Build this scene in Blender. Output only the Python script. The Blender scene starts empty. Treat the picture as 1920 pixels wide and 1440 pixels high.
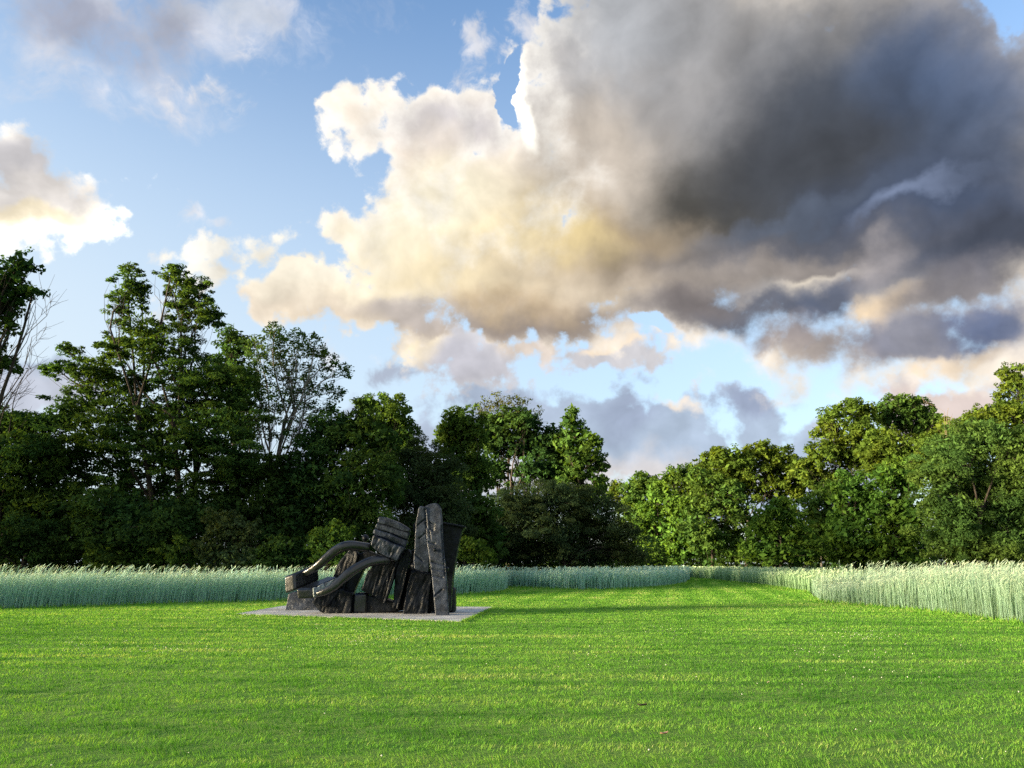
import bpy, bmesh, math, random
import numpy as np
from mathutils import Vector, Matrix, noise as mnoise
from math import radians, sin, cos, tan, atan, atan2, asin, pi

random.seed(7)
rng = np.random.default_rng(11)
SC = bpy.context.scene
COL = SC.collection

# ---------------------------------------------------------------- camera
CAM_H = 1.6
PITCH = radians(13.13)
FPX = 1440.0                      # focal length in pixels of a 1920 px wide frame
cam = bpy.data.cameras.new("camera")
cam.sensor_width = 36.0
cam.lens = FPX / 1920.0 * 36.0
cam.clip_start = 0.1
cam.clip_end = 5000.0
cam_ob = bpy.data.objects.new("camera", cam)
cam_ob.location = (0.0, 0.0, CAM_H)
cam_ob.rotation_euler = (pi / 2 + PITCH, 0.0, 0.0)
COL.objects.link(cam_ob)
SC.camera = cam_ob

def ray(px, py):
    """world direction seen at a point of the photograph"""
    x = (px - 960.0) / FPX
    y = (720.0 - py) / FPX
    return Vector((x, cos(PITCH) - y * sin(PITCH), sin(PITCH) + y * cos(PITCH)))

def at(px, py, Y):
    d = ray(px, py)
    return Vector((d.x / d.y * Y, Y, CAM_H + d.z / d.y * Y))

def ground(px, py):
    d = ray(px, py)
    t = -CAM_H / d.z
    return Vector((d.x * t, d.y * t, 0.0))

SC.cycles.use_denoising = False
SC.cycles.max_bounces = 8
SC.cycles.diffuse_bounces = 4
SC.cycles.transmission_bounces = 4
SC.cycles.glossy_bounces = 3
SC.cycles.sample_clamp_indirect = 6.0
SC.cycles.adaptive_threshold = 0.006

# ---------------------------------------------------------------- light
SUN_AZ = radians(-112.0)           # left of the view direction (+Y)
SUN_EL = radians(7.6)
EXPOSURE = 2.6
SKY_STRENGTH = 0.06
SC.view_settings.view_transform = 'Standard'
SC.view_settings.look = 'None'
SC.view_settings.gamma = 1.0
SC.view_settings.use_curve_mapping = False
SC.view_settings.exposure = EXPOSURE
SUN_DIR = Vector((sin(SUN_AZ) * cos(SUN_EL), cos(SUN_AZ) * cos(SUN_EL), sin(SUN_EL)))
sun = bpy.data.lights.new("sun", 'SUN')
sun.energy = 4.8
sun.angle = radians(13.0)        # low evening sun, softened by thin cloud
sun.color = (1.0, 0.82, 0.54)
sun_ob = bpy.data.objects.new("sun", sun)
sun_ob.rotation_euler = SUN_DIR.to_track_quat('Z', 'Y').to_euler()
sun_ob.location = (-60, 10, 40)
COL.objects.link(sun_ob)

# ---------------------------------------------------------------- sky and clouds
def lin(c):
    return tuple(((v / 255.0) / 12.92 if v / 255.0 <= 0.04045 else ((v / 255.0 + 0.055) / 1.055) ** 2.4) for v in c)

world = bpy.data.worlds.new("World")
SC.world = world
world.use_nodes = True
WT = world.node_tree
WT.nodes.clear()

class G:
    """small expression helper over a node tree"""
    def __init__(self, nt):
        self.nt = nt
    def put(self, sock, v):
        if isinstance(v, bpy.types.NodeSocket):
            self.nt.links.new(v, sock)
        elif v is not None:
            sock.default_value = v
    def m(self, op, a, b=None, c=None, clamp=False):
        n = self.nt.nodes.new('ShaderNodeMath'); n.operation = op; n.use_clamp = clamp
        for s, v in zip(n.inputs, (a, b, c)):
            self.put(s, v)
        return n.outputs[0]
    def vm(self, op, a, b=None, scale=None):
        n = self.nt.nodes.new('ShaderNodeVectorMath')
        if op == 'MULTIPLY_ADD_1E9':
            n.operation = 'MULTIPLY_ADD'
            self.put(n.inputs[0], a); n.inputs[1].default_value = (1e-9, 1e-9, 1e-9); self.put(n.inputs[2], b)
            return n.outputs['Vector']
        n.operation = op
        self.put(n.inputs[0], a)
        if b is not None: self.put(n.inputs[1], b)
        if scale is not None: self.put(n.inputs['Scale'], scale)
        return n.outputs['Value'] if op in ('LENGTH', 'DOT_PRODUCT', 'DISTANCE') else n.outputs['Vector']
    def step(self, x, lo, hi):
        n = self.nt.nodes.new('ShaderNodeMapRange'); n.interpolation_type = 'SMOOTHSTEP'
        self.put(n.inputs['Value'], x); self.put(n.inputs['From Min'], lo); self.put(n.inputs['From Max'], hi)
        return n.outputs['Result']
    def line(self, x, lo, hi, a, b):
        n = self.nt.nodes.new('ShaderNodeMapRange')
        self.put(n.inputs['Value'], x); self.put(n.inputs['From Min'], lo); self.put(n.inputs['From Max'], hi)
        self.put(n.inputs['To Min'], a); self.put(n.inputs['To Max'], b)
        return n.outputs['Result']
    def mix(self, f, a, b, blend='MIX'):
        n = self.nt.nodes.new('ShaderNodeMix'); n.data_type = 'RGBA'; n.blend_type = blend; n.clamp_factor = True
        col = [s for s in n.inputs if s.type == 'RGBA']
        self.put(n.inputs[0], f)
        for s, v in zip(col, (a, b)):
            if isinstance(v, tuple) and len(v) == 3: v = (*v, 1.0)
            self.put(s, v)
        return [s for s in n.outputs if s.type == 'RGBA'][0]
    def noise(self, vec, scale, detail=4.0, rough=0.5, dist=0.0, color=False, lac=2.0):
        n = self.nt.nodes.new('ShaderNodeTexNoise'); n.noise_dimensions = '3D'
        self.put(n.inputs['Vector'], vec)
        for k, v in (('Scale', scale), ('Detail', detail), ('Roughness', rough), ('Distortion', dist), ('Lacunarity', lac)):
            self.put(n.inputs[k], v)
        return n.outputs['Color'] if color else n.outputs[0]
    def voro(self, vec, scale, detail=2.0, rough=0.5, feature='F1', smooth=0.35):
        n = self.nt.nodes.new('ShaderNodeTexVoronoi'); n.feature = feature
        n.normalize = True
        self.put(n.inputs['Vector'], vec)
        self.put(n.inputs['Scale'], scale); self.put(n.inputs['Detail'], detail); self.put(n.inputs['Roughness'], rough)
        if feature == 'SMOOTH_F1': self.put(n.inputs['Smoothness'], smooth)
        return n.outputs['Distance']
    def mapping(self, vec, loc, rot, scl):
        n = self.nt.nodes.new('ShaderNodeMapping'); n.vector_type = 'TEXTURE'
        self.put(n.inputs['Vector'], vec)
        n.inputs['Location'].default_value = loc; n.inputs['Rotation'].default_value = rot; n.inputs['Scale'].default_value = scl
        return n.outputs['Vector']

W = G(WT)
tc = WT.nodes.new('ShaderNodeTexCoord')
DIR = W.vm('NORMALIZE', tc.outputs['Generated'])
sep = WT.nodes.new('ShaderNodeSeparateXYZ'); WT.links.new(DIR, sep.inputs[0])
AZ = W.m('ARCTAN2', sep.outputs[0], sep.outputs[1])
EL = W.m('ARCSINE', sep.outputs[2])
cmb = WT.nodes.new('ShaderNodeCombineXYZ')
WT.links.new(AZ, cmb.inputs[0]); WT.links.new(EL, cmb.inputs[1])
AE = cmb.outputs[0]

def azel(px, py):
    d = ray(px, py).normalized()
    return atan2(d.x, d.y), asin(d.z)

def blob(vec, px, py, rx, ry, rot=0.0):
    """normalised distance (1 on the rim) from an elliptical patch of sky"""
    a, e = azel(px, py)
    a2, _ = azel(px + 10, py); _, e2 = azel(px, py - 10)
    sx, sy = (a2 - a) / 10.0, (e2 - e) / 10.0
    return W.vm('LENGTH', W.mapping(vec, (a, e, 0), (0, 0, radians(rot)), (rx * sx, ry * sy, 1.0))), min(rx * sx, ry * sy)

def after(vec, done):
    """vec unchanged, but evaluated only once `done` is: keeps the shader's working memory small"""
    return W.vm('MULTIPLY_ADD_1E9', done, vec)

def shape(vec, blobs, k=0.035):
    """union of patches: roughly the angular depth inside the outline"""
    F = None
    for b in blobs:
        L, r = blob(vec if F is None else after(vec, F), *b)
        f = W.m('MULTIPLY_ADD', L, -r, r)
        F = f if F is None else W.m('SMOOTH_MAX', F, f, k)
    return F

def paint(col, vec, seeds):
    for (px, py, rx, ry, rot, c, soft, amt) in seeds:
        L, r = blob(after(vec, col) if isinstance(col, bpy.types.NodeSocket) else vec, px, py, rx, ry, rot)
        w = W.m('MULTIPLY', W.step(L, 1.0 + soft, max(0.0, 1.0 - soft)), amt)
        col = W.mix(w, col, lin(c))
    return col

def gray_off(vec_noise_color, amount):
    return W.vm('SCALE', W.vm('SUBTRACT', vec_noise_color, (0.5, 0.5, 0.5)), scale=amount)

n_low = W.noise(DIR, 4.0, 3.0, 0.55, color=True)
n_mid = W.noise(DIR, 13.0, 5.0, 0.55, color=True)
P_soft = W.vm('ADD', AE, gray_off(n_low, 0.10))
P = W.vm('ADD', P_soft, gray_off(n_mid, 0.085))
bv = W.vm('ADD', DIR, gray_off(W.noise(DIR, 9.0, 2.0, 0.5, color=True), 0.06))
S2 = Vector((-0.9, 0.1, 0.42)).normalized()
puff = W.m('SUBTRACT', 0.30, W.voro(bv, 13.0, 2.0, 0.5))
fine = W.m('SUBTRACT', W.noise(DIR, 24.0, 7.0, 0.6), 0.5)
# light reaching a puff from the sun's side: how much thicker the cloud is towards it
bil = W.noise(bv, 9.0, 5.0, 0.52)
bil_s = W.noise(W.vm('ADD', bv, tuple(S2 * 0.022)), 9.0, 5.0, 0.52)
puff_s = W.m('SUBTRACT', 0.30, W.voro(W.vm('ADD', bv, tuple(S2 * 0.018)), 13.0, 1.0, 0.5))
relief = W.m('MULTIPLY_ADD', W.m('SUBTRACT', bil_s, bil), -1.0, W.m('MULTIPLY', W.m('SUBTRACT', puff, puff_s), 0.45))
wisp_v = W.vm('ADD', DIR, gray_off(W.noise(DIR, 7.0, 4.0, 0.55, color=True), 0.16))
wisp = W.m('SUBTRACT', W.noise(wisp_v, 17.0, 8.0, 0.62), 0.5)

#SKYLAYERS
sky = WT.nodes.new('ShaderNodeTexSky')
sky.sky_type = 'NISHITA'
sky.sun_disc = False
sky.sun_elevation = SUN_EL
sky.sun_rotation = SUN_AZ
sky.altitude = 50.0
sky.air_density = 1.0
sky.dust_density = 1.1
sky.ozone_density = 1.8
SKYC = sky.outputs['Color']
KD = 1.0 / (SKY_STRENGTH * 2.0 ** EXPOSURE)    # display value -> radiance fed to the Background
clear = W.mix(1.0, SKYC, (1.02/KD, 1.11/KD, 1.27/KD), 'MULTIPLY')   # work in display values below

# thin evening haze: the blue pales towards the horizon, more so on the sun's side
pale = W.m('MULTIPLY', W.step(EL, 0.78, 0.16), W.line(AZ, -0.65, 0.15, 1.0, 0.55))
clear = W.mix(pale, clear, lin((224, 240, 252)))

def layer(base, F, detail, lo, hi, col, amt=1.0, bias=0.0):
    D = W.m('ADD', W.m('ADD', F, bias), detail)
    a = W.step(D, lo, hi)
    if amt != 1.0: a = W.m('MULTIPLY', a, amt)
    return W.mix(a, base, col), D

def lit(col, rel, up, down):
    """brighten the faces of the puffs that look to the sun, deepen the others"""
    f = W.m('MULTIPLY_ADD', rel, up, 1.0)
    f = W.m('MINIMUM', W.m('MAXIMUM', f, 1.0 - down), 1.0 + down)
    n = W.vm('SCALE', col, scale=f)
    return n

out = clear

# high thin veil, upper left
vF = shape(P_soft, [(190, 70, 160, 75, -20), (330, 60, 130, 90, 30), (120, 110, 110, 60, 10), (470, 20, 150, 60, 0), (290, 200, 80, 45, 0)], 0.04)
vcol = paint(lin((225, 228, 238)), P, [(170, 90, 130, 60, -20, (164, 168, 186), 0.6, 0.9), (310, 80, 60, 90, 40, (168, 171, 186), 0.6, 0.9), (430, 20, 100, 40, 0, (190, 198, 210), 0.6, 0.7)])
vcol = lit(vcol, relief, 0.9, 0.12)
out, _ = layer(out, vF, W.m('MULTIPLY', wisp, 0.16), -0.012, 0.07, vcol, 0.92, 0.016)
# small bright flake below it and puffs in the blue
sF = shape(P, [(405, 190, 75, 26, 6), (890, 85, 26, 42, 10), (905, 135, 30, 16, 30), (985, 75, 40, 45, -40), (505, 97, 14, 9, 0), (552, 118, 14, 8, 0), (300, 215, 40, 18, 0), (340, 400, 18, 12, 20), (385, 410, 25, 8, 15), (650, 640, 38, 18, -8), (180, 498, 16, 8, 0)], 0.012)
scol = lit(W.mix(0.0, lin((238, 236, 238)), (1, 1, 1)), relief, 1.5, 0.2)
out, _ = layer(out, sF, W.m('MULTIPLY', wisp, 0.085), -0.003, 0.02, scol, 0.8)

# blue-grey bank low over the horizon
hF = shape(P, [(720, 860, 200, 110, 0), (950, 800, 170, 66, 0), (1080, 800, 120, 55, 6), (1262, 830, 78, 66, 0), (1200, 860, 110, 60, 0), (1385, 755, 52, 30, -8), (1410, 800, 60, 45, 0), (1460, 810, 55, 45, 0), (1350, 860, 120, 60, 0), (1545, 830, 55, 45, 0), (1470, 900, 250, 70, 0), (1110, 920, 420, 40, 0), (60, 720, 140, 60, -10), (1760, 790, 160, 60, 0), (1690, 735, 50, 28, 0)], 0.02)
hcol = paint(lin((184, 201, 223)), P, [(760, 870, 260, 130, 0, (190, 202, 222), 0.6, 0.8), (1262, 766, 44, 14, 0, (252, 240, 226), 0.5, 1.0), (1395, 745, 70, 35, 0, (160, 172, 198), 0.5, 0.9), (1110, 895, 400, 30, 0, (232, 224, 220), 0.8, 0.8), (1760, 760, 190, 60, 0, (228, 212, 206), 0.6, 1.0), (1170, 790, 70, 40, 0, (160, 172, 198), 0.7, 0.7), (60, 740, 160, 60, 0, (205, 210, 224), 0.5, 0.9), (950, 775, 120, 50, 0, (172, 186, 208), 0.6, 0.8)])
hcol = lit(hcol, relief, 1.1, 0.14)
out, _ = layer(out, hF, W.m('MULTIPLY_ADD', puff, 0.08, W.m('MULTIPLY', fine, 0.07)), 0.0, 0.018, hcol, 1.0, 0.007)
gF = shape(P, [(1200, 730, 34, 26, -30), (1150, 740, 16, 8, 0), (1515, 740, 22, 6, -8), (725, 690, 60, 16, 0)], 0.01)
out, _ = layer(out, gF, W.m('MULTIPLY', wisp, 0.07), -0.002, 0.02, W.mix(0.0, lin((170, 176, 194)), (1, 1, 1)), 0.8)

# lower central cloud and cream streak
cF = shape(P, [(865, 660, 95, 55, 10), (820, 640, 55, 35, 0), (890, 705, 70, 38, 0), (1000, 650, 30, 30, 0), (1150, 665, 50, 16, 6), (1065, 670, 28, 9, 0), (1190, 672, 22, 7, -5)], 0.02)
ccol = paint(lin((212, 210, 214)), P, [(790, 640, 60, 45, 30, (255, 238, 205), 0.5, 0.9), (870, 690, 90, 50, 0, (200, 199, 208), 0.5, 0.9), (1140, 655, 70, 14, 0, (255, 236, 212), 0.4, 1.0), (1000, 640, 40, 40, 0, (232, 216, 200), 0.5, 0.8)])
ccol = lit(ccol, relief, 1.4, 0.18)
out, _ = layer(out, cF, W.m('MULTIPLY_ADD', puff, 0.12, W.m('MULTIPLY', fine, 0.08)), 0.0, 0.016, ccol, 1.0, 0.013)

# bright cloud at the left edge
lF = shape(P, [(20, 310, 70, 62, 20), (70, 350, 100, 62, 25), (40, 388, 110, 34, 10), (140, 380, 50, 20, 20), (-60, 370, 110, 66, 0)], 0.03)
lcol = paint((1.6, 1.5, 1.3), P, [(20, 285, 110, 60, 25, (202, 200, 206), 0.6, 0.9), (80, 330, 110, 36, 28, (234, 228, 224), 0.6, 0.9), (40, 375, 110, 20, 12, (255, 236, 190), 0.6, 0.6)])
lcol = lit(lcol, relief, 1.5, 0.2)
out, _ = layer(out, lF, W.m('MULTIPLY_ADD', puff, 0.12, W.m('MULTIPLY', fine, 0.08)), 0.0, 0.022, lcol, 1.0, 0.012)

# the great cloud: white and gold to the left, slate to the right
bigB = [(700, 215, 60, 70, 0), (730, 260, 60, 60, -20), (830, 240, 95, 80, 10), (905, 230, 55, 60, 0), (800, 310, 70, 60, 0),
        (1010, 190, 55, 90, 30), (1090, 110, 75, 150, 20), (1300, 150, 300, 260, 0), (930, 360, 170, 110, 20), (720, 425, 80, 42, 12),
        (800, 470, 130, 80, 20), (960, 520, 230, 95, 0), (580, 535, 80, 42, 0), (640, 560, 80, 40, 0), (390, 480, 60, 22, 25), (440, 505, 70, 26, 20), (410, 450, 50, 20, 20), (340, 485, 50, 16, 10), (480, 480, 60, 24, 20), (520, 560, 80, 26, 0),
        (800, 580, 140, 40, 0), (1000, 580, 220, 52, 0), (1180, 560, 120, 50, 0), (1300, 450, 420, 130, 0), (1400, 560, 200, 60, 4),
        (1560, 540, 150, 80, 0), (1470, 620, 80, 26, 0), (1650, 250, 340, 240, -10), (1760, 480, 260, 130, 0), (1720, 612, 210, 62, 0), (1580, 625, 110, 30, 0), (1870, 618, 180, 62, 0),
        (1950, 300, 220, 220, 0), (1760, 690, 110, 18, 0), (1560, -60, 260, 120, 0), (2150, 480, 300, 250, 0), (830, 350, 60, 44, 0), (1080, 340, 90, 90, 0), (1560, 60, 200, 110, 0), (1500, 545, 200, 50, 0), (1640, 575, 150, 50, 0), (1180, 430, 160, 120, 0), (800, 320, 60, 60, 0), (765, 285, 60, 50, 0), (860, 370, 60, 50, 0), (1860, 100, 130, 50, 10), (1760, 10, 80, 60, 0)]
bF = shape(P, bigB, 0.028)
bcol = paint(lin((252, 240, 224)), P, [
    (840, 240, 110, 60, 15, (206, 202, 206), 0.6, 0.95), (760, 330, 130, 70, 30, (242, 228, 210), 0.6, 0.8),
    (1130, 80, 140, 130, 0, (196, 200, 206), 0.5, 1.0), (1060, 160, 100, 110, 30, (204, 200, 198), 0.5, 0.9), (1180, 260, 170, 120, 20, (206, 194, 182), 0.6, 0.9),
    (430, 480, 190, 60, 20, (255, 252, 242), 0.5, 1.0), (600, 560, 120, 60, 0, (250, 230, 198), 0.6, 0.75), (660, 520, 80, 40, 0, (255, 244, 220), 0.6, 0.8),
    (900, 470, 240, 110, 10, (255, 236, 190), 0.8, 0.8), (800, 400, 150, 70, 20, (255, 246, 220), 0.6, 0.8), (570, 520, 110, 30, 0, (255, 248, 230), 0.6, 0.9), (560, 575, 110, 20, 0, (226, 208, 188), 0.6, 0.8),
    (900, 598, 220, 34, 0, (196, 182, 168), 0.6, 0.9), (1020, 590, 180, 40, 0, (150, 138, 130), 0.7, 0.9), (790, 580, 100, 30, 0, (204, 194, 188), 0.6, 0.8),
    (1120, 510, 200, 46, -4, (204, 186, 160), 0.7, 0.8),
    (1500, 250, 370, 200, -22, (112, 112, 114), 0.6, 1.0), (1410, 365, 270, 115, -12, (86, 84, 80), 0.6, 1.0), (1120, 270, 110, 120, 10, (216, 204, 190), 0.7, 0.75), (1270, 60, 60, 120, 20, (178, 178, 182), 0.8, 0.7), (1270, 140, 170, 130, -30, (172, 170, 170), 0.7, 0.85), (1190, 50, 130, 90, 0, (186, 190, 196), 0.7, 0.7), (1430, 40, 220, 80, -10, (150, 150, 152), 0.7, 0.8),
    (1640, 260, 260, 230, -20, (84, 92, 106), 0.6, 0.95), (1800, 170, 180, 170, 0, (84, 104, 138), 0.7, 0.8), (1560, 300, 220, 120, -10, (74, 77, 83), 0.7, 0.9),
    (1160, 440, 150, 60, -14, (150, 128, 98), 0.7, 0.7), (1075, 435, 80, 40, -10, (248, 224, 160), 0.95, 0.6), (960, 560, 110, 30, -5, (210, 186, 150), 0.7, 0.7),
    (1780, 420, 260, 110, -8, (80, 92, 116), 0.6, 0.95), (1500, 470, 300, 50, -4, (104, 106, 116), 0.6, 0.9), (1720, 373, 80, 14, 8, (138, 152, 182), 0.95, 0.7), (1500, 400, 160, 20, 6, (96, 106, 124), 0.7, 0.7), (1880, 450, 120, 60, 0, (72, 78, 92), 0.6, 0.9),
    (1400, 500, 220, 30, 0, (168, 158, 150), 0.7, 0.75), (1540, 512, 90, 16, 10, (238, 226, 208), 0.6, 0.95), (1620, 500, 90, 34, 20, (176, 170, 172), 0.7, 0.7),
    (1400, 575, 180, 46, -6, (98, 104, 120), 0.5, 0.95), (1560, 560, 80, 50, 20, (96, 106, 128), 0.5, 0.9), (1290, 560, 90, 40, 0, (132, 124, 122), 0.6, 0.85),
    (1660, 575, 60, 36, 25, (248, 222, 186), 0.6, 0.9), (1780, 540, 110, 50, 0, (116, 114, 122), 0.6, 0.85), (1570, 630, 100, 40, -14, (176, 164, 158), 0.6, 0.85), (1720, 630, 140, 46, -6, (126, 130, 148), 0.6, 0.9), (1860, 620, 90, 50, 0, (104, 120, 156), 0.6, 0.9), (1720, 690, 130, 20, 3, (246, 226, 200), 0.6, 0.9), (1470, 620, 60, 24, 0, (150, 142, 144), 0.6, 0.8), (540, 535, 130, 48, 0, (255, 245, 224), 0.6, 0.75),
])
# rims that catch the sun
bD = W.m('MULTIPLY_ADD', wisp, 0.045, W.m('ADD', W.m('ADD', bF, W.line(AZ, 0.10, 0.22, 0.013, 0.026)), W.m('MULTIPLY_ADD', puff, 0.14, W.m('MULTIPLY', fine, 0.08))))
rim = W.step(bD, 0.055, 0.0)
rimreg, _ = blob(AE, 860, 260, 330, 330, 0)
rimw = W.m('MULTIPLY', rim, W.m('MULTIPLY', W.step(rimreg, 1.2, 0.6), 0.75))
bcol = W.mix(rimw, bcol, (1.12, 1.08, 1.0))
glow, _ = blob(P, 985, 200, 26, 80, 18)
bcol = W.mix(W.m('MULTIPLY', W.step(glow, 1.3, 0.5), 1.0), bcol, (1.5, 1.45, 1.3))
calm, _ = blob(AE, 1480, 260, 420, 220, -15)      # the slate base is smoother
rel_amt = W.line(W.step(calm, 1.2, 0.5), 0.0, 1.0, 1.3, 0.9)
rel_b = W.m('MULTIPLY', relief, rel_amt)
bcol = lit(bcol, rel_b, 1.0, 0.26)
# holes where the blue shows through the great cloud
hole = shape(P, [(958, 170, 14, 40, -10), (1885, 10, 34, 26, 0), (1225, 612, 24, 8, -20), (2000, 40, 60, 30, 0)], 0.01)
bDh = W.m('SUBTRACT', bD, W.m('MULTIPLY', W.m('MAXIMUM', W.m('ADD', hole, 0.007), 0.0), 6.0))
soft = W.line(W.step(W.m('SUBTRACT', AZ, 0.05), 0.0, 0.25), 0, 1, 0.019, 0.045)
ba = W.step(bDh, 0.0, soft)
out = W.mix(ba, out, bcol)

# scattered clouds over the rest of the sky, outside the part described one by one below
far_v = W.vm('DIVIDE', DIR, None)
den = W.m('ADD', W.m('MAXIMUM', sep.outputs[2], 0.0), 0.22)
cden = WT.nodes.new('ShaderNodeCombineXYZ')
for i in range(3): WT.links.new(den, cden.inputs[i])
WT.links.new(cden.outputs[0], far_v.node.inputs[1])
gen = W.noise(far_v, 1.3, 9.0, 0.56, 0.3)
out_of_view = W.step(W.m('ABSOLUTE', AZ), 0.72, 0.86)
over = W.step(EL, 0.74, 0.86)
reg = W.m('MAXIMUM', out_of_view, over)
ga = W.m('MULTIPLY', W.step(gen, 0.50, 0.58), W.step(EL, 0.0, 0.10))
gcol = W.mix(W.step(gen, 0.53, 0.72), (1.25, 1.18, 1.05), lin((160, 160, 168)))
else_out = W.mix(ga, clear, gcol)

reg = W.m('MAXIMUM', reg, W.m('LESS_THAN', EL, -0.02))
def background(col):
    n = WT.nodes.new('ShaderNodeBackground')
    WT.links.new(W.mix(1.0, col, (KD, KD, KD), 'MULTIPLY'), n.inputs['Color'])
    n.inputs['Strength'].default_value = SKY_STRENGTH
    return n.outputs[0]
ms = WT.nodes.new('ShaderNodeMixShader')
WT.links.new(reg, ms.inputs[0])
WT.links.new(background(out), ms.inputs[1])
WT.links.new(background(else_out), ms.inputs[2])
wo = WT.nodes.new('ShaderNodeOutputWorld')
WT.links.new(ms.outputs[0], wo.inputs['Surface'])
world.cycles.sampling_method = 'MANUAL'
world.cycles.sample_map_resolution = 512

# ================================================================ helpers
def link(o, parent=None):
    COL.objects.link(o)
    if parent is not None: o.parent = parent
    return o

def tag(o, label=None, cat=None, group=None, kind=None):
    if label: o["label"] = label
    if cat: o["category"] = cat
    if group: o["group"] = group
    if kind: o["kind"] = kind
    return o

def empty(name, loc=(0, 0, 0), label=None, cat=None, group=None):
    o = bpy.data.objects.new(name, None)
    o.empty_display_size = 0.3
    o.location = loc
    link(o)
    return tag(o, label, cat, group)

def np_mesh(name, V, F, mat, tint=None, smooth=False):
    """mesh from arrays; F is (faces, corners) with one corner count, or a list of such arrays"""
    Fs = F if isinstance(F, list) else [F]
    me = bpy.data.meshes.new(name)
    V = np.asarray(V, dtype=np.float32)
    me.vertices.add(len(V)); me.vertices.foreach_set("co", V.ravel())
    loops = np.concatenate([np.asarray(f, dtype=np.int32).ravel() for f in Fs])
    tot = np.concatenate([np.full(len(f), f.shape[1], dtype=np.int32) for f in Fs])
    start = np.concatenate([[0], np.cumsum(tot)[:-1]]).astype(np.int32)
    me.loops.add(len(loops)); me.loops.foreach_set("vertex_index", loops)
    me.polygons.add(len(tot)); me.polygons.foreach_set("loop_start", start)
    me.polygons.foreach_set("loop_total", tot)
    if smooth: me.polygons.foreach_set("use_smooth", np.ones(len(tot), dtype=bool))
    if tint is not None:
        a = me.attributes.new("tint", 'FLOAT', 'FACE')
        a.data.foreach_set("value", np.asarray(tint, dtype=np.float32))
    me.materials.append(mat)
    me.update(calc_edges=True)
    return me

def np_obj(name, V, F, mat, parent=None, tint=None, smooth=False):
    return link(bpy.data.objects.new(name, np_mesh(name, V, F, mat, tint, smooth)), parent)

def lattice(seed, n=256):
    return np.random.default_rng(seed).random((n, n)).astype(np.float32)

def vnoise(x, y, scale, seed, octaves=3, rough=0.5):
    """smooth 2-D value noise for arrays, 0..1"""
    out = 0.0; amp = 1.0; tot = 0.0
    for o in range(octaves):
        T = lattice(seed * 31 + o); n = T.shape[0]
        u = x * scale + 17.3 * o; v = y * scale + 9.1 * o
        i = np.floor(u).astype(int); j = np.floor(v).astype(int)
        fu = u - i; fv = v - j
        fu = fu * fu * (3 - 2 * fu); fv = fv * fv * (3 - 2 * fv)
        a = T[i % n, j % n]; b = T[(i + 1) % n, j % n]; c = T[i % n, (j + 1) % n]; d = T[(i + 1) % n, (j + 1) % n]
        out = out + amp * ((a * (1 - fu) + b * fu) * (1 - fv) + (c * (1 - fu) + d * fu) * fv)
        tot += amp; amp *= rough; scale *= 2.03
    return out / tot

def vnoise3(P, scale, seed, octaves=3, rough=0.5):
    """smooth 3-D value noise, 0..1"""
    out = 0.0; amp = 1.0; tot = 0.0; n = 48
    for o in range(octaves):
        T = np.random.default_rng(seed * 57 + o).random((n, n, n)).astype(np.float32)
        U = P * scale + 7.7 * o
        I = np.floor(U).astype(int); f = U - I; f = f * f * (3 - 2 * f)
        v = 0.0
        for a in (0, 1):
            for b in (0, 1):
                for c in (0, 1):
                    w = (f[:, 0] if a else 1 - f[:, 0]) * (f[:, 1] if b else 1 - f[:, 1]) * (f[:, 2] if c else 1 - f[:, 2])
                    v = v + w * T[(I[:, 0] + a) % n, (I[:, 1] + b) % n, (I[:, 2] + c) % n]
        out = out + amp * v; tot += amp; amp *= rough; scale *= 2.1
    return out / tot

# ---------------------------------------------------------------- materials
def new_mat(name):
    m = bpy.data.materials.new(name); m.use_nodes = True
    m.node_tree.nodes.clear()
    return m, G(m.node_tree)

def finish(m, shader):
    o = m.node_tree.nodes.new('ShaderNodeOutputMaterial')
    m.node_tree.links.new(shader, o.inputs['Surface'])
    return m

def attr(g, name):
    n = g.nt.nodes.new('ShaderNodeAttribute'); n.attribute_name = name
    return n.outputs['Fac']

def obj_pos(g):
    n = g.nt.nodes.new('ShaderNodeNewGeometry')
    return n.outputs['Position']

def foliage_mat(name, c0, c1, trans=0.35, tcol=None):
    """leaves: matt face plus light passing through; c0..c1 by the leaf's own tint"""
    m, g = new_mat(name)
    f = attr(g, "tint")
    col = g.mix(f, c0, c1)
    hue = g.step(g.noise(obj_pos(g), 0.22, 3.0, 0.6), 0.38, 0.64)      # boughs differ: some yellower, some bluer
    col = g.mix(1.0, col, g.mix(hue, (0.86, 0.99, 1.12), (1.10, 1.02, 0.90)), 'MULTIPLY')
    d = g.nt.nodes.new('ShaderNodeBsdfDiffuse'); g.put(d.inputs['Color'], col)
    t = g.nt.nodes.new('ShaderNodeBsdfTranslucent')
    tc_ = tcol or (1.5, 1.35, 0.5)
    g.put(t.inputs['Color'], g.mix(1.0, col, tc_, 'MULTIPLY'))
    mx = g.nt.nodes.new('ShaderNodeMixShader'); mx.inputs[0].default_value = trans
    g.nt.links.new(d.outputs[0], mx.inputs[1]); g.nt.links.new(t.outputs[0], mx.inputs[2])
    return finish(m, mx.outputs[0])

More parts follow.
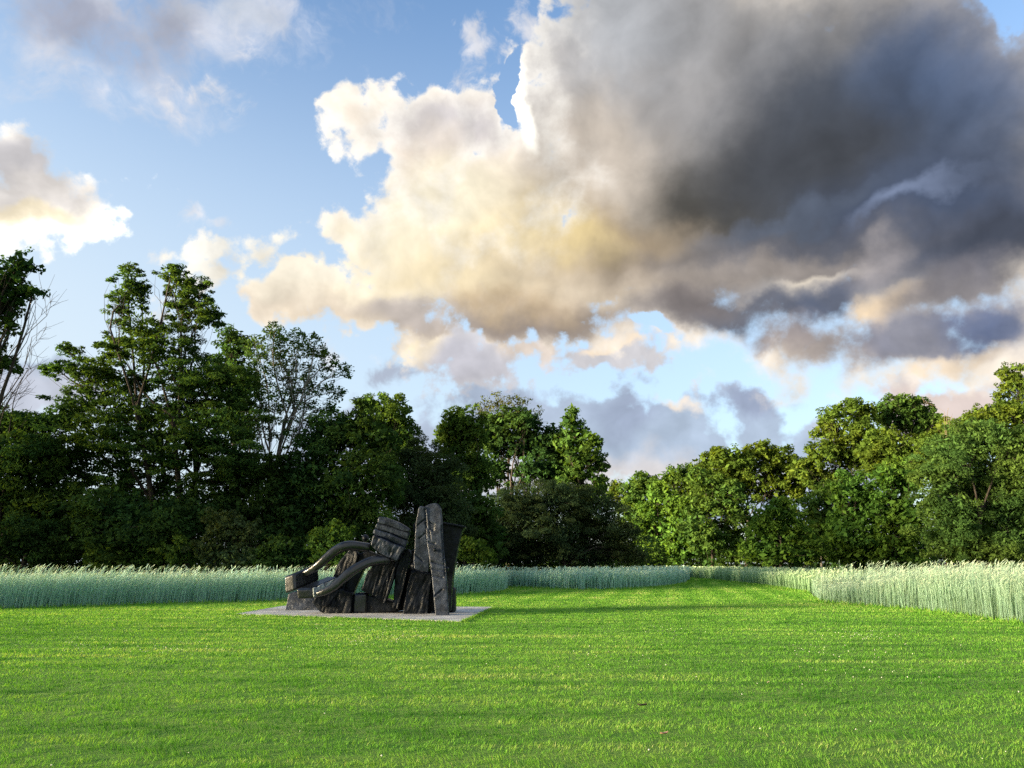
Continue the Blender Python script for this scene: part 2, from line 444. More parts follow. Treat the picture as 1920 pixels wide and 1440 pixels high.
def principled(g, col, rough, bump=None, strength=0.3, dist=0.02, metallic=0.0, spec=0.5):
    p = g.nt.nodes.new('ShaderNodeBsdfPrincipled')
    g.put(p.inputs['Base Color'], (*col, 1.0) if isinstance(col, tuple) and len(col) == 3 else col)
    g.put(p.inputs['Roughness'], rough); p.inputs['Metallic'].default_value = metallic
    p.inputs['Specular IOR Level'].default_value = spec
    if bump is not None:
        b = g.nt.nodes.new('ShaderNodeBump'); b.inputs['Strength'].default_value = strength; b.inputs['Distance'].default_value = dist
        g.put(b.inputs['Height'], bump)
        g.nt.links.new(b.outputs[0], p.inputs['Normal'])
    return p.outputs[0]

def bark_mat(name, c0, c1):
    m, g = new_mat(name)
    n = g.noise(g.mapping(obj_pos(g), (0, 0, 0), (0, 0, 0), (0.12, 0.12, 0.7)), 1.0, 5.0, 0.6)
    return finish(m, principled(g, g.mix(g.step(n, 0.35, 0.65), c0, c1), 0.9, n, 0.6, 0.05, spec=0.2))

LEAF = {
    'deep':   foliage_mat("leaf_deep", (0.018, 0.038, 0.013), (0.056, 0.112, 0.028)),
    'ash':    foliage_mat("leaf_ash", (0.022, 0.050, 0.016), (0.078, 0.146, 0.034), 0.42),
    'olive':  foliage_mat("leaf_olive", (0.040, 0.050, 0.012), (0.105, 0.120, 0.025), 0.40),
    'mid':    foliage_mat("leaf_mid", (0.034, 0.070, 0.016), (0.098, 0.170, 0.034), 0.38),
    'fresh':  foliage_mat("leaf_fresh", (0.046, 0.096, 0.018), (0.125, 0.225, 0.036), 0.40),
    'grey':   foliage_mat("leaf_grey", (0.030, 0.050, 0.022), (0.075, 0.110, 0.045), 0.32),
    'gold':   foliage_mat("leaf_sun_gold", (0.044, 0.072, 0.012), (0.118, 0.170, 0.026), 0.42),  # yellower leaves: part of the golden evening light is in their colour
    'willow': foliage_mat("leaf_willow", (0.040, 0.078, 0.020), (0.104, 0.178, 0.040), 0.36),
}
BARK = bark_mat("bark_dark", (0.020, 0.016, 0.012), (0.055, 0.045, 0.035))
BARK_PALE = bark_mat("bark_pale", (0.10, 0.09, 0.075), (0.24, 0.22, 0.19))
TWIG = bark_mat("bark_dry", (0.08, 0.06, 0.04), (0.17, 0.13, 0.08))

# ---------------------------------------------------------------- wood and leaves
def unit(a):
    return a / np.maximum(np.linalg.norm(a, axis=-1, keepdims=True), 1e-9)

def tubes(paths, sides=5):
    """paths: list of (points (n,3), radii (n,)) -> verts, quads"""
    Vs, Fs, base = [], [], 0
    ang = np.linspace(0, 2 * pi, sides, endpoint=False)
    for pts, rad in paths:
        pts = np.asarray(pts, float); rad = np.asarray(rad, float); n = len(pts)
        tan_ = unit(np.gradient(pts, axis=0))
        ref = np.array([0.31, 0.95, 0.12]) if abs(tan_[:, 2]).mean() > 0.5 else np.array([0.1, 0.12, 0.98])
        u = unit(np.cross(tan_, ref)); v = np.cross(tan_, u)
        ring = pts[:, None, :] + rad[:, None, None] * (np.cos(ang)[None, :, None] * u[:, None, :] + np.sin(ang)[None, :, None] * v[:, None, :])
        Vs.append(ring.reshape(-1, 3))
        i = np.arange(n - 1)[:, None] * sides; k = np.arange(sides)[None, :]
        a = base + i + k; b = base + i + (k + 1) % sides
        Fs.append(np.stack([a, b, b + sides, a + sides], -1).reshape(-1, 4))
        base += n * sides
    return np.concatenate(Vs), np.concatenate(Fs)

def limb(p0, p1, r0, r1, n=5, bend=0.12, sag=0.0, R=rng):
    p0 = np.asarray(p0, float); p1 = np.asarray(p1, float)
    t = np.linspace(0, 1, n)
    L = np.linalg.norm(p1 - p0)
    off = R.normal(0, bend * L, 3); off2 = R.normal(0, bend * 0.5 * L, 3)
    p = p0 + (p1 - p0) * t[:, None] + np.sin(t * pi)[:, None] * off + np.sin(2 * t * pi)[:, None] * off2 * 0.5
    p[:, 2] += sag * L * np.sin(t * pi)
    return p, r0 + (r1 - r0) * t

def leaf_quads(C, L, Wd, R, up=0.35, out=None, droop=0.0, scale=None):
    """one folded leaf-shaped face at each centre"""
    n = len(C)
    nrm = R.normal(0, 1, (n, 3)); nrm = unit(nrm)
    nrm[:, 2] = np.abs(nrm[:, 2]) * (1 - up) + up
    if out is not None: nrm = nrm + 0.5 * out
    nrm = unit(nrm)
    t = R.normal(0, 1, (n, 3))
    if out is not None: t = t + 0.8 * out
    t[:, 2] -= droop
    t = unit(t - (t * nrm).sum(1, keepdims=True) * nrm)
    s = np.cross(nrm, t)
    sc = 1.0 if scale is None else scale[:, None]
    l = L * sc * R.uniform(0.65, 1.35, (n, 1)); w = Wd * sc * R.uniform(0.65, 1.35, (n, 1))
    v0 = C - t * l * 0.5; v2 = C + t * l * 0.5
    v1 = C + s * w * 0.5 - nrm * w * 0.15 + t * l * 0.08; v3 = C - s * w * 0.5 - nrm * w * 0.15 + t * l * 0.08
    V = np.stack([v0, v1, v2, v3], 1).reshape(-1, 3)
    return V, np.arange(4 * n).reshape(-1, 4)

def in_ball(n, R, lo=0.0, power=2.4):
    d = unit(R.normal(0, 1, (n, 3)))
    r = lo + (1 - lo) * R.random((n, 1)) ** (1.0 / power)
    return d, d * r

def crown_arrays(lobes, R, leaf, wide=0.55, dens=3.5, clump=0.30, flat=0.65, up=0.35, droop=0.0, inner=0.35, inner_size=1.9):
    """lobes: (centre, radii) in metres. Leaves gather in clumps, clumps fill the lobes mostly near their skin."""
    Cs, Os, Ts, Ss, tips = [], [], [], [], []
    for c, r in lobes:
        c = np.asarray(c, float); r = np.asarray(r, float)
        area = pi * r[0] * r[2]
        n_leaf = int(1.35 * dens * area / (leaf * leaf * wide * 0.5))
        rc = max(clump * r.min(), leaf * 1.5)
        n_cl = int(np.clip(0.42 * (r[0] * r[1] * r[2]) / rc ** 3 + 9, 9, 110))
        d, p = in_ball(n_cl, R, inner)
        lump = 1.0 + 0.22 * R.normal(0, 1, (n_cl, 1))
        cen = c + p * r * np.clip(lump, 0.6, 1.4)
        tips.append((c, cen))
        size = R.uniform(0.6, 1.35, n_cl); w = size ** 2; w /= w.sum()
        k = R.choice(n_cl, n_leaf, p=w)
        dd, q = in_ball(n_leaf, R, 0.1, 2.0)
        q[:, 2] *= flat
        pos = cen[k] + q * rc * size[k][:, None]
        fill = R.random(n_leaf) < 0.20          # larger sprays inside, between the clumps
        pos[fill] = (c + in_ball(n_leaf, R, 0.0, 1.8)[1] * r * 0.9)[fill]
        Ss.append(np.where(fill, inner_size, R.uniform(0.72, 1.25, n_cl)[k]))
        Cs.append(pos)
        Os.append(unit(dd + 0.6 * d[k]))
        ct = R.uniform(0.12, 0.88, n_cl)
        Ts.append(np.clip(ct[k] + R.normal(0, 0.16, n_leaf), 0, 1))
    C = np.concatenate(Cs); O = np.concatenate(Os); T = np.concatenate(Ts); S = np.concatenate(Ss)
    keep = C[:, 2] > 0.05
    C, O, T, S = C[keep], O[keep], T[keep], S[keep]
    V, F = leaf_quads(C, leaf, leaf * wide, R, up, O, droop, S)
    return V, F, T, tips

def px_scale(px, py, Y):
    return (at(px + 1, py, Y) - at(px, py, Y)).x

GROUPS = {}
def tree(name, label, base, Y, lobes, mat='deep', leaf_px=6.0, dens=3.4, trunk_r=0.22, stems=1, bark=None, twigs=26,
         flat=0.65, clump=0.30, up=0.35, droop=0.0, wide=0.55, depth=0.85, limb_r=0.09, cat='tree', group=None,
         trunk_top=None, seed=None, lean=0.0, part=('trunk', 'crown'), inner=0.35, inner_size=1.9):
    """one tree standing at distance Y; its crown lobes are given where the photograph shows them"""
    R = np.random.default_rng(seed if seed is not None else abs(hash((round(base), round(Y * 10), len(lobes)))) % 99991)
    b = at(base, 1056, Y); b.z = 0.0
    L = []
    for (px, py, rx, ry) in lobes:
        s = px_scale(px, py, Y)
        dy = R.uniform(-0.5, 0.5) * rx * s * depth
        c = at(px, py, Y + dy)
        L.append((np.array(c - b), np.array((rx * s, rx * s * depth, ry * s * 1.02))))
    leaf = leaf_px * Y / FPX
    V, F, T, tips = crown_arrays(L, R, leaf, wide, dens, clump, flat, up, droop, inner, inner_size)
    o = empty(name, b, label, cat, group)
    # wood: stems to the mean of the crown, limbs to the lobes, twigs to the clumps
    cs = np.array([c for c, r in L]); top = cs[:, 2].max()
    paths = []
    hub_z = (trunk_top if trunk_top else 0.55) * top
    hubs = []
    for k in range(stems):
        a = 2 * pi * k / max(stems, 1) + 0.6
        sp = 0.0 if stems == 1 else 0.35 * R.uniform(0.8, 1.3)
        foot = np.array((cos(a) * sp, sin(a) * sp * 0.7, -0.1))
        mean = cs[:, :2].mean(0) * (0.4 if stems == 1 else 0.5)
        spread = np.array((cos(a), sin(a))) * (0.0 if stems == 1 else 0.10 * top) * R.uniform(0.7, 1.4)
        hub = np.array((mean[0] + spread[0] + lean, mean[1] + spread[1], hub_z * R.uniform(0.9, 1.1)))
        p, r = limb(foot, hub, trunk_r, trunk_r * 0.5, 7, 0.025, R=R)
        r[0] *= 1.35
        paths.append((p, r)); hubs.append((p, r))
    for c, cen in tips:
        p, r = hubs[R.integers(len(hubs))]
        zt = np.clip(c[2] * R.uniform(0.35, 0.7), 0.15 * hub_z, hub_z)
        i = int(np.argmin(np.abs(p[:, 2] - zt)))
        lr = max(limb_r, 0.35 * r[i])
        q, qr = limb(p[i], c, min(lr, r[i]), lr * 0.35, 6, 0.07, 0.08, R=R)
        paths.append((q, qr))
        sel = R.permutation(len(cen))[:twigs]
        for e in cen[sel]:
            j = R.integers(2, 6)
            paths.append(limb(q[j], e, max(0.3 * qr[j], 0.006 * Y / 40), 0.004 * Y / 40, 4, 0.08, 0.05, R=R))
    TV, TF = tubes(paths, 5)
    np_obj(part[0], TV, TF, bark or BARK, o, smooth=True)
    np_obj(part[1], V, F, LEAF[mat], o, tint=T)
    return o

# ================================================================ ground, lawn, rye
def sheet(name, pts, z, mat, div=None):
    me = bpy.data.meshes.new(name)
    bm = bmesh.new()
    f = bm.faces.new([bm.verts.new((p[0], p[1], z)) for p in pts])
    if f.normal.z < 0: f.normal_flip()
    bmesh.ops.triangulate(bm, faces=bm.faces[:])
    bm.to_mesh(me); bm.free(); me.materials.append(mat)
    o = link(bpy.data.objects.new(name, me))
    return tag(o, kind='structure')

m, g = new_mat("meadow_soil")
pp = obj_pos(g)
nz = g.noise(pp, 0.6, 6.0, 0.6); n2 = g.noise(pp, 14.0, 5.0, 0.65)
SOIL = finish(m, principled(g, g.mix(g.step(nz, 0.35, 0.7), (0.022, 0.024, 0.010), (0.045, 0.055, 0.018)), 0.95, n2, 0.6, 0.05, spec=0.1))
R_G = 1600.0
ring = [(R_G * cos(t), R_G * sin(t)) for t in np.linspace(0, 2 * pi, 64, endpoint=False)]
sheet("ground", ring, -0.004, SOIL)

# edge of the mown grass against the rye, read off at ground level
LEFT_EDGE = [(-420, 1152), (-200, 1147), (0, 1141), (150, 1137), (300, 1132), (480, 1128), (640, 1122), (760, 1118), (850, 1115), (900, 1113), (937, 1110)]
MID_EDGE = [(941, 1100), (1010, 1103), (1090, 1106), (1150, 1105.5), (1219, 1102), (1258, 1099), (1284, 1094), (1293, 1088)]
FAR_TIP = (1297, 1084.5)
RIGHT_EDGE = [(1340, 1088), (1421, 1097), (1480, 1105), (1519, 1111)]
NEAR_EDGE = [(1528, 1121), (1540, 1128), (1590, 1133), (1644, 1137), (1720, 1143), (1800, 1152), (1880, 1163), (1920, 1168), (2020, 1184), (2180, 1212)]
G2 = lambda L: [ground(*p).to_2d() for p in L]
edge_left, edge_mid, edge_right, edge_near = map(G2, (LEFT_EDGE, MID_EDGE, RIGHT_EDGE, NEAR_EDGE))
lawn_poly = [Vector((-34, 27)), *edge_left[1:], *edge_mid, ground(*FAR_TIP).to_2d(), *edge_right, *edge_near, Vector((24, -18)), Vector((-34, -18))]

m, g = new_mat("lawn_turf")
pp = obj_pos(g)
big = g.noise(g.mapping(pp, (0, 0, 0), (0, 0, 0.05), (3.2, 0.9, 1.0)), 1.0, 5.0, 0.6)
mid_ = g.noise(g.mapping(pp, (0, 0, 0), (0, 0, -0.03), (0.5, 0.16, 1.0)), 1.0, 5.0, 0.65)
fin = g.noise(pp, 30.0, 6.0, 0.7)
col = g.mix(g.step(big, 0.32, 0.68), (0.140, 0.320, 0.040), (0.250, 0.430, 0.066))
col = g.mix(g.m('MULTIPLY', g.step(mid_, 0.40, 0.68), 0.55), col, (0.340, 0.480, 0.090))
col = g.mix(g.m('MULTIPLY', g.step(fin, 0.45, 0.70), 0.5), col, (0.070, 0.180, 0.024))
TURF = finish(m, principled(g, col, 0.9, fin, 1.0, 0.06, spec=0.15))
sheet("lawn", lawn_poly, 0.0, TURF)

def blades_mat(name, stops, trans=0.4, tcol=(1.3, 1.2, 0.5)):
    m, g = new_mat(name)
    r = g.nt.nodes.new('ShaderNodeValToRGB')
    e = r.color_ramp.elements
    e[0].position, e[0].color = stops[0][0], (*stops[0][1], 1)
    e[1].position, e[1].color = stops[-1][0], (*stops[-1][1], 1)
    for p, c in stops[1:-1]:
        k = e.new(p); k.color = (*c, 1)
    g.nt.links.new(attr(g, "tint"), r.inputs[0])
    d = g.nt.nodes.new('ShaderNodeBsdfDiffuse'); g.put(d.inputs['Color'], r.outputs[0])
    t = g.nt.nodes.new('ShaderNodeBsdfTranslucent'); g.put(t.inputs['Color'], g.mix(1.0, r.outputs[0], tcol, 'MULTIPLY'))
    mx = g.nt.nodes.new('ShaderNodeMixShader'); mx.inputs[0].default_value = trans
    g.nt.links.new(d.outputs[0], mx.inputs[1]); g.nt.links.new(t.outputs[0], mx.inputs[2])
    return finish(m, mx.outputs[0])

GRASS = blades_mat("grass_blades", [(0.0, (0.060, 0.190, 0.026)), (0.45, (0.165, 0.390, 0.052)), (0.8, (0.310, 0.500, 0.090)), (1.0, (0.56, 0.58, 0.24))], 0.42)

# pad corners, needed to keep grass off the slab
PAD = [ground(440, 1153.5), ground(864, 1167.5), ground(926, 1140), ground(528, 1138.0)]
def inside(poly, x, y):
    r = np.zeros(x.shape, bool); n = len(poly)
    for i in range(n):
        x0, y0 = poly[i][0], poly[i][1]; x1, y1 = poly[(i + 1) % n][0], poly[(i + 1) % n][1]
        c = ((y0 > y) != (y1 > y)) & (x < (x1 - x0) * (y - y0) / (y1 - y0 + 1e-12) + x0)
        r ^= c
    return r

def lawn_grass():
    R = np.random.default_rng(3)
    # distance distribution: density falls with distance while the blades stand for more
    N = 1250000
    y0, y1 = 5.6, 90.0
    e = 0.55
    u = R.random(N)
    y = (y0 ** e + u * (y1 ** e - y0 ** e)) ** (1 / e)
    x = (R.random(N) * 2 - 1) * (0.76 * y + 1.2)
    ok = inside([tuple(p) for p in lawn_poly], x, y) & ~inside([tuple(p)[:2] for p in PAD], x, y)
    x, y = x[ok], y[ok]
    tuft = vnoise(x, y, 9.0, 5, 3)                      # clumps
    rough_ = np.clip((vnoise(x * 0.9, y * 2.0, 1.5, 51, 4, 0.6) - 0.56) * 5.0, 0, 1)   # coarser, darker tussocks
    sw = y + 0.06 * x + 0.25 * vnoise(x, y, 0.4, 8, 2)  # mowing passes run across the view
    band = 0.5 + 0.5 * np.sin(sw * 2 * pi / 1.05)
    streak = vnoise(x * 0.30 + 0.1 * y, y * 2.6, 1.0, 12, 4, 0.6)
    patch = vnoise(x * 0.5, y, 0.35, 21, 4, 0.55)
    # on the far path the mower ran along it, towards the gap
    a0 = ground(1330, 1128).to_2d(); a1 = ground(*FAR_TIP).to_2d(); dp = (a1 - a0).normalized()
    across = (x - a0.x) * dp.y - (y - a0.y) * dp.x + 0.15 * vnoise(x, y, 0.3, 9, 2)
    far = np.clip((y - 27) / 10, 0, 1)
    band = band * (1 - far) + far * (0.5 + 0.5 * np.sin(across * 2 * pi / 1.7 + 2.5 * vnoise(x, y, 0.12, 14, 2)))
    keep = R.random(len(x)) < np.clip(0.25 + 1.5 * (tuft - 0.28), 0.12, 1)
    x, y, tuft, band, streak, patch, far, rough_ = (a[keep] for a in (x, y, tuft, band, streak, patch, far, rough_))
    n = len(x)
    h = (0.010 + 0.018 * tuft + 0.012 * streak + 0.020 * rough_) * R.uniform(0.6, 1.35, n) * (1 + 0.012 * y)
    w = 0.0032 * (y / 7.0) * R.uniform(0.7, 1.5, n)
    a = R.uniform(0, 2 * pi, n)
    lean = R.uniform(0.2, 0.9, n)
    la = R.normal(0, 0.8, n) + np.where(band > 0.5, 0.2, pi + 0.2)
    lx = np.cos(la) * lean * h; ly = np.sin(la) * lean * h * 0.7
    dx = np.cos(a) * w; dy = np.sin(a) * w
    P0 = np.stack([x - dx, y - dy, np.zeros(n)], 1); P1 = np.stack([x + dx, y + dy, np.zeros(n)], 1)
    P2 = np.stack([x + lx, y + ly, h], 1)
    V = np.stack([P0, P1, P2], 1).reshape(-1, 3)
    t = 0.06 + 0.62 * patch + 1.0 * (streak - 0.5) + (0.16 + 0.10 * far) * (band - 0.5) - 0.20 * rough_ + 0.16 * np.clip((y - 12) / 16, 0, 1) + 0.25 * (tuft - 0.5) + R.normal(0, 0.12, n)
    t = t + np.where(R.random(n) < 0.025, 0.30, 0.0) - np.where(vnoise(x, y, 1.1, 33, 4, 0.6) > 0.66, 0.22, 0.0)
    o = np_obj("lawn_grass", V, np.arange(3 * n).reshape(-1, 3), GRASS, tint=np.clip(t, 0, 1))
    return tag(o, "short mown green grass covering the lawn", "grass", kind='stuff')
lawn_grass()

# white clover heads and pale seed tips scattered in the turf
def specks():
    R = np.random.default_rng(5)
    spots = [(190, 1215), (350, 1222), (300, 1230), (620, 1180), (700, 1185), (760, 1200), (1600, 1190), (1640, 1200), (1640, 1275), (420, 1160), (640, 1210), (1150, 1240), (1260, 1185), (1560, 1230), (60, 1210)]
    P = []
    for (px, py) in spots:
        c = ground(px, py); k = R.integers(12, 34)
        P.append(np.stack([c.x + R.normal(0, 0.5, k), c.y + R.normal(0, 0.6, k)], 1))
    y = 6.5 + 20 * R.random(60) ** 1.2
    P.append(np.stack([(R.random(60) * 2 - 1) * 0.68 * y, y], 1))
    P = np.concatenate(P); P = P[~inside([tuple(p)[:2] for p in PAD], P[:, 0], P[:, 1])]
    n = len(P); r = R.uniform(0.005, 0.011, n)[:, None]
    c = np.stack([P[:, 0], P[:, 1], R.uniform(0.05, 0.085, n)], 1)
    octa = np.array([(1, 0, 0), (-1, 0, 0), (0, 1, 0), (0, -1, 0), (0, 0, 1), (0, 0, -1)], float)
    V = (c[:, None, :] + octa[None] * r[:, None, :]).reshape(-1, 3)
    f = np.array([(0, 2, 4), (2, 1, 4), (1, 3, 4), (3, 0, 4), (2, 0, 5), (1, 2, 5), (3, 1, 5), (0, 3, 5)])
    F = (f[None] + 6 * np.arange(n)[:, None, None]).reshape(-1, 3)
    m, g = new_mat("clover_white")
    M = finish(m, principled(g, (0.62, 0.62, 0.50), 0.8))
    tag(np_obj("clover_flowers", V, F, M), "tiny white clover heads scattered through the mown grass", "flowers", kind='stuff')
specks()

# one curled fallen leaf in the foreground
def fallen_leaf(px, py, L, col, rot, label):
    c = ground(px, py); R = np.random.default_rng(int(px))
    xs = np.linspace(-1, 1, 7); V = []
    for x in xs:
        w = 0.42 * (1 - x * x) ** 0.8 + 0.02
        for s in (-1, 0, 1):
            V.append((x * L, s * w * L, 0.075 + (0.5 * abs(s) + 0.35 * x * x) * L * 0.6))
    V = np.array(V); cr, sr = cos(rot), sin(rot)
    V = np.stack([c.x + V[:, 0] * cr - V[:, 1] * sr, c.y + V[:, 0] * sr + V[:, 1] * cr, V[:, 2]], 1)
    F = [(3 * i + j, 3 * i + j + 3, 3 * i + j + 4, 3 * i + j + 1) for i in range(6) for j in range(2)]
    m, g = new_mat("dry_leaf")
    n = g.noise(obj_pos(g), 60.0, 3.0)
    M = finish(m, principled(g, g.mix(n, tuple(v * 0.6 for v in col), col), 0.8))
    tag(np_obj("fallen_leaf", V, np.array(F), M, smooth=True), label, "leaf", "dry leaves on the lawn")
fallen_leaf(1246, 1393, 0.045, (0.52, 0.30, 0.22), 0.4, "pinkish dry leaf lying in the front grass, nearest the camera")
fallen_leaf(1441, 1292, 0.04, (0.55, 0.45, 0.30), 1.2, "small tan dry leaf in the mid lawn right of centre")
fallen_leaf(1205, 1337, 0.055, (0.06, 0.05, 0.03), 0.1, "dark wet leaf flattened in the grass right of centre")

# ---- rye
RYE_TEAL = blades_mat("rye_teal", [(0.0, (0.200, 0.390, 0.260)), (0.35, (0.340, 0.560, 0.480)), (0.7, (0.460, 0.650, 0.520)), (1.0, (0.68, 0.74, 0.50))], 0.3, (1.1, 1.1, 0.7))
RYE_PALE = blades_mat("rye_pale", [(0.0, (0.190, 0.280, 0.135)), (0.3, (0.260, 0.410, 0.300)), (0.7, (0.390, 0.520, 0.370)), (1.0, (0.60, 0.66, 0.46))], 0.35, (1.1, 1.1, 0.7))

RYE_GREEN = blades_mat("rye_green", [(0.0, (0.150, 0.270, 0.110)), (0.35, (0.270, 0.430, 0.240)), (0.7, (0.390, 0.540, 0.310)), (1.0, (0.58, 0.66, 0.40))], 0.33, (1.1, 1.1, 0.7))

def rye(name, label, X, Y, H, mat, seed, wide=0.00046, lean=(0.10, 0.0), nod=0.5):
    """standing stalks: stem in two pieces, a blade leaf, a nodding ear"""
    R = np.random.default_rng(seed); n = len(X)
    gust0 = vnoise(X, Y, 0.9, seed + 9, 3)
    H = H * (0.90 + 0.16 * gust0) * np.where(R.random(n) < 0.09, R.uniform(1.02, 1.26, n), R.uniform(0.62, 1.02, n))
    w = wide * Y * R.uniform(0.7, 1.4, n)
    th = R.uniform(0, pi, n); dx, dy = np.cos(th) * w / 2, np.sin(th) * w / 2
    gust = vnoise(X, Y, 0.5, seed + 3, 3)
    lx = (lean[0] + 0.10 * (gust - 0.5) + R.normal(0, 0.085, n)) * H; ly = (lean[1] + R.normal(0, 0.07, n)) * H
    def pt(f, bend):
        return np.stack([X + lx * bend, Y + ly * bend, H * f], 1)
    side = np.stack([dx, dy, np.zeros(n)], 1)
    b, mi, tp = pt(0, 0), pt(0.5, 0.3), pt(0.86, 0.85)
    V = [b - side, b + side, mi - side, mi + side, tp - side * 0.8, tp + side * 0.8]
    idx = np.arange(n)
    def ix(k): return k * n + idx
    F = [np.stack([ix(0), ix(1), ix(3), ix(2)], 1), np.stack([ix(2), ix(3), ix(5), ix(4)], 1)]
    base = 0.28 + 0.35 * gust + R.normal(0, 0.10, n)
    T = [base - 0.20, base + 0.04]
    # ear
    na = R.normal(0.0, 1.0, n)
    ex = (0.10 + 0.09 * na) * nod; tip = tp + np.stack([ex + lx * 0.15, R.normal(0, 0.06, n) * nod, 0.13 * H / 1.4 * np.ones(n) * R.uniform(0.5, 1.2, n)], 1)
    midp = tp * 0.45 + tip * 0.55; fat = side * 2.3
    V += [midp - fat, midp + fat, tip]
    F.append(np.stack([ix(4), ix(5), ix(7), ix(6)], 1)); T.append(base + 0.26)
    F3 = np.stack([ix(6), ix(7), ix(8)], 1); T3 = base + 0.42
    # blade leaf leaving the stem
    z0 = R.uniform(0.25, 0.6, n); a = R.uniform(0, 2 * pi, n); ll = R.uniform(0.18, 0.34, n)
    s0 = np.stack([X + lx * z0 ** 1.5, Y + ly * z0 ** 1.5, H * z0], 1)
    s1 = s0 + np.stack([np.cos(a) * ll * 0.6, np.sin(a) * ll * 0.6, ll * R.uniform(0.2, 0.9, n)], 1)
    V += [s0 - side, s0 + side, s1]
    F3b = np.stack([ix(9), ix(10), ix(11)], 1)
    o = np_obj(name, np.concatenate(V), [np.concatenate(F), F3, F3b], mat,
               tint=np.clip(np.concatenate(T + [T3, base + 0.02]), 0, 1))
    return tag(o, label, "rye", kind='stuff')

def band_points(edge, depth, dens, R, inward, falloff=None):
    """points in a band of the given depth behind a polyline"""
    X, Y = [], []
    for a, b in zip(edge[:-1], edge[1:]):
        L = (b - a).length; n = int(L * depth * dens)
        t = R.random(n); s = R.random(n)
        if falloff: s = s ** falloff
        d = (b - a) / L; nrm = Vector((-d.y, d.x)) * inward
        wob = 0.18 * (vnoise(a.x + d.x * L * t, a.y + d.y * L * t, 1.3, 77, 2) - 0.5)
        off = s * depth + wob
        X.append(a.x + d.x * L * t + nrm.x * off); Y.append(a.y + d.y * L * t + nrm.y * off)
    return np.concatenate(X), np.concatenate(Y)

def poly_points(poly, n, R, ylo_bias=1.0):
    xs = [p[0] for p in poly]; ys = [p[1] for p in poly]
    x = R.uniform(min(xs), max(xs), n); y = R.uniform(min(ys), max(ys), n)
    k = inside(poly, x, y)
    return x[k], y[k]

def fields():
    R = np.random.default_rng(17)
    # left field
    eL = edge_left
    x1, y1 = band_points(eL, 3.0, 150, R, 1, 1.3)
    back = [(p.x, p.y + 2.2) for p in eL] + [(eL[-1].x, 52.0), (-20, 44), (-45, 42)]
    x2, y2 = poly_points(back, 17000, R)
    x, y = np.concatenate([x1, x2]), np.concatenate([y1, y2])
    k = ~((np.abs(x - ground(352, 1131).x) < 0.16) & (R.random(len(x)) < 0.75) & (y < 37))   # the parted stalks
    x, y = x[k], y[k]
    rye("rye_field", "teal green rye standing to the left behind the black sculpture", x, y, 1.34, RYE_TEAL, 23, lean=(0.13, 0.0), nod=1.0)
    # middle field beyond the sculpture
    x1, y1 = band_points(edge_mid, 5.0, 60, R, 1, 1.4)
    back = [(p.x - 0.5, p.y + 3.0) for p in edge_mid] + [(ground(1240, 1075).x * 1.0, 100.0), (-4.0, 66.0)]
    x2, y2 = poly_points(back, 17000, R)
    corner = [Vector((edge_left[-1].x, edge_left[-1].y)), Vector((edge_left[-1].x + 0.4, 52.0)), Vector((edge_mid[0].x, edge_mid[0].y))]
    x3, y3 = band_points(corner, 2.5, 50, R, 1, 1.3)
    rye("rye_field", "teal rye in the middle distance ending at the mown path", np.concatenate([x1, x2, x3]), np.concatenate([y1, y2, y3]), 1.20, RYE_TEAL, 29, wide=0.0008, lean=(0.03, 0.0), nod=0.8)
    # right field: far strip along the path, then the near stand
    tipg = ground(*FAR_TIP).to_2d()
    eR = [tipg] + edge_right
    x1, y1 = band_points(eR, 5.0, 40, R, 1, 1.3)
    back = [(tipg.x, tipg.y)] + [(p.x, p.y) for p in edge_right] + [(edge_near[2].x + 1, edge_near[2].y + 4), (26, 60), (30, 78), (tipg.x + 3, tipg.y + 12)]
    x2, y2 = poly_points(back, 19000, R)
    rye("rye_field", "greener shorter rye along the right side of the far mown path", np.concatenate([x1, x2]), np.concatenate([y1, y2]), 1.12, RYE_GREEN, 31, wide=0.0008, lean=(0.02, 0.0), nod=0.8)
    eN = edge_near
    x1, y1 = band_points(eN, 3.5, 190, R, 1, 1.25)
    back = [(p.x + 0.6, p.y + 2.0) for p in eN] + [(34, 22), (38, 52), (24, 50)]
    x2, y2 = poly_points(back, 18000, R)
    x, y = np.concatenate([x1, x2]), np.concatenate([y1, y2])
    d = np.sqrt((x - edge_near[1].x) ** 2 + (y - edge_near[1].y) ** 2)
    hh = 1.50 - 0.85 * np.exp(-(d / 4.2) ** 2)
    rye("rye_field", "whitish green rye standing nearest on the right", x, y, hh, RYE_PALE, 37, lean=(0.05, 0.0), nod=1.3)
    # the rye closes again behind the end of the path
    q = [(tipg.x - 2.5, tipg.y + 2.0), (tipg.x + 0.2, tipg.y + 0.6), (tipg.x + 5, tipg.y + 2.5), (tipg.x + 8, tipg.y + 16), (tipg.x - 12, tipg.y + 16)]
    x, y = poly_points(q, 7000, R)
    rye("rye_field", "narrow strip of rye closing the far end of the mown path", x, y, 1.12, RYE_GREEN, 43, wide=0.0009, lean=(0.02, 0.0), nod=0.8)
fields()

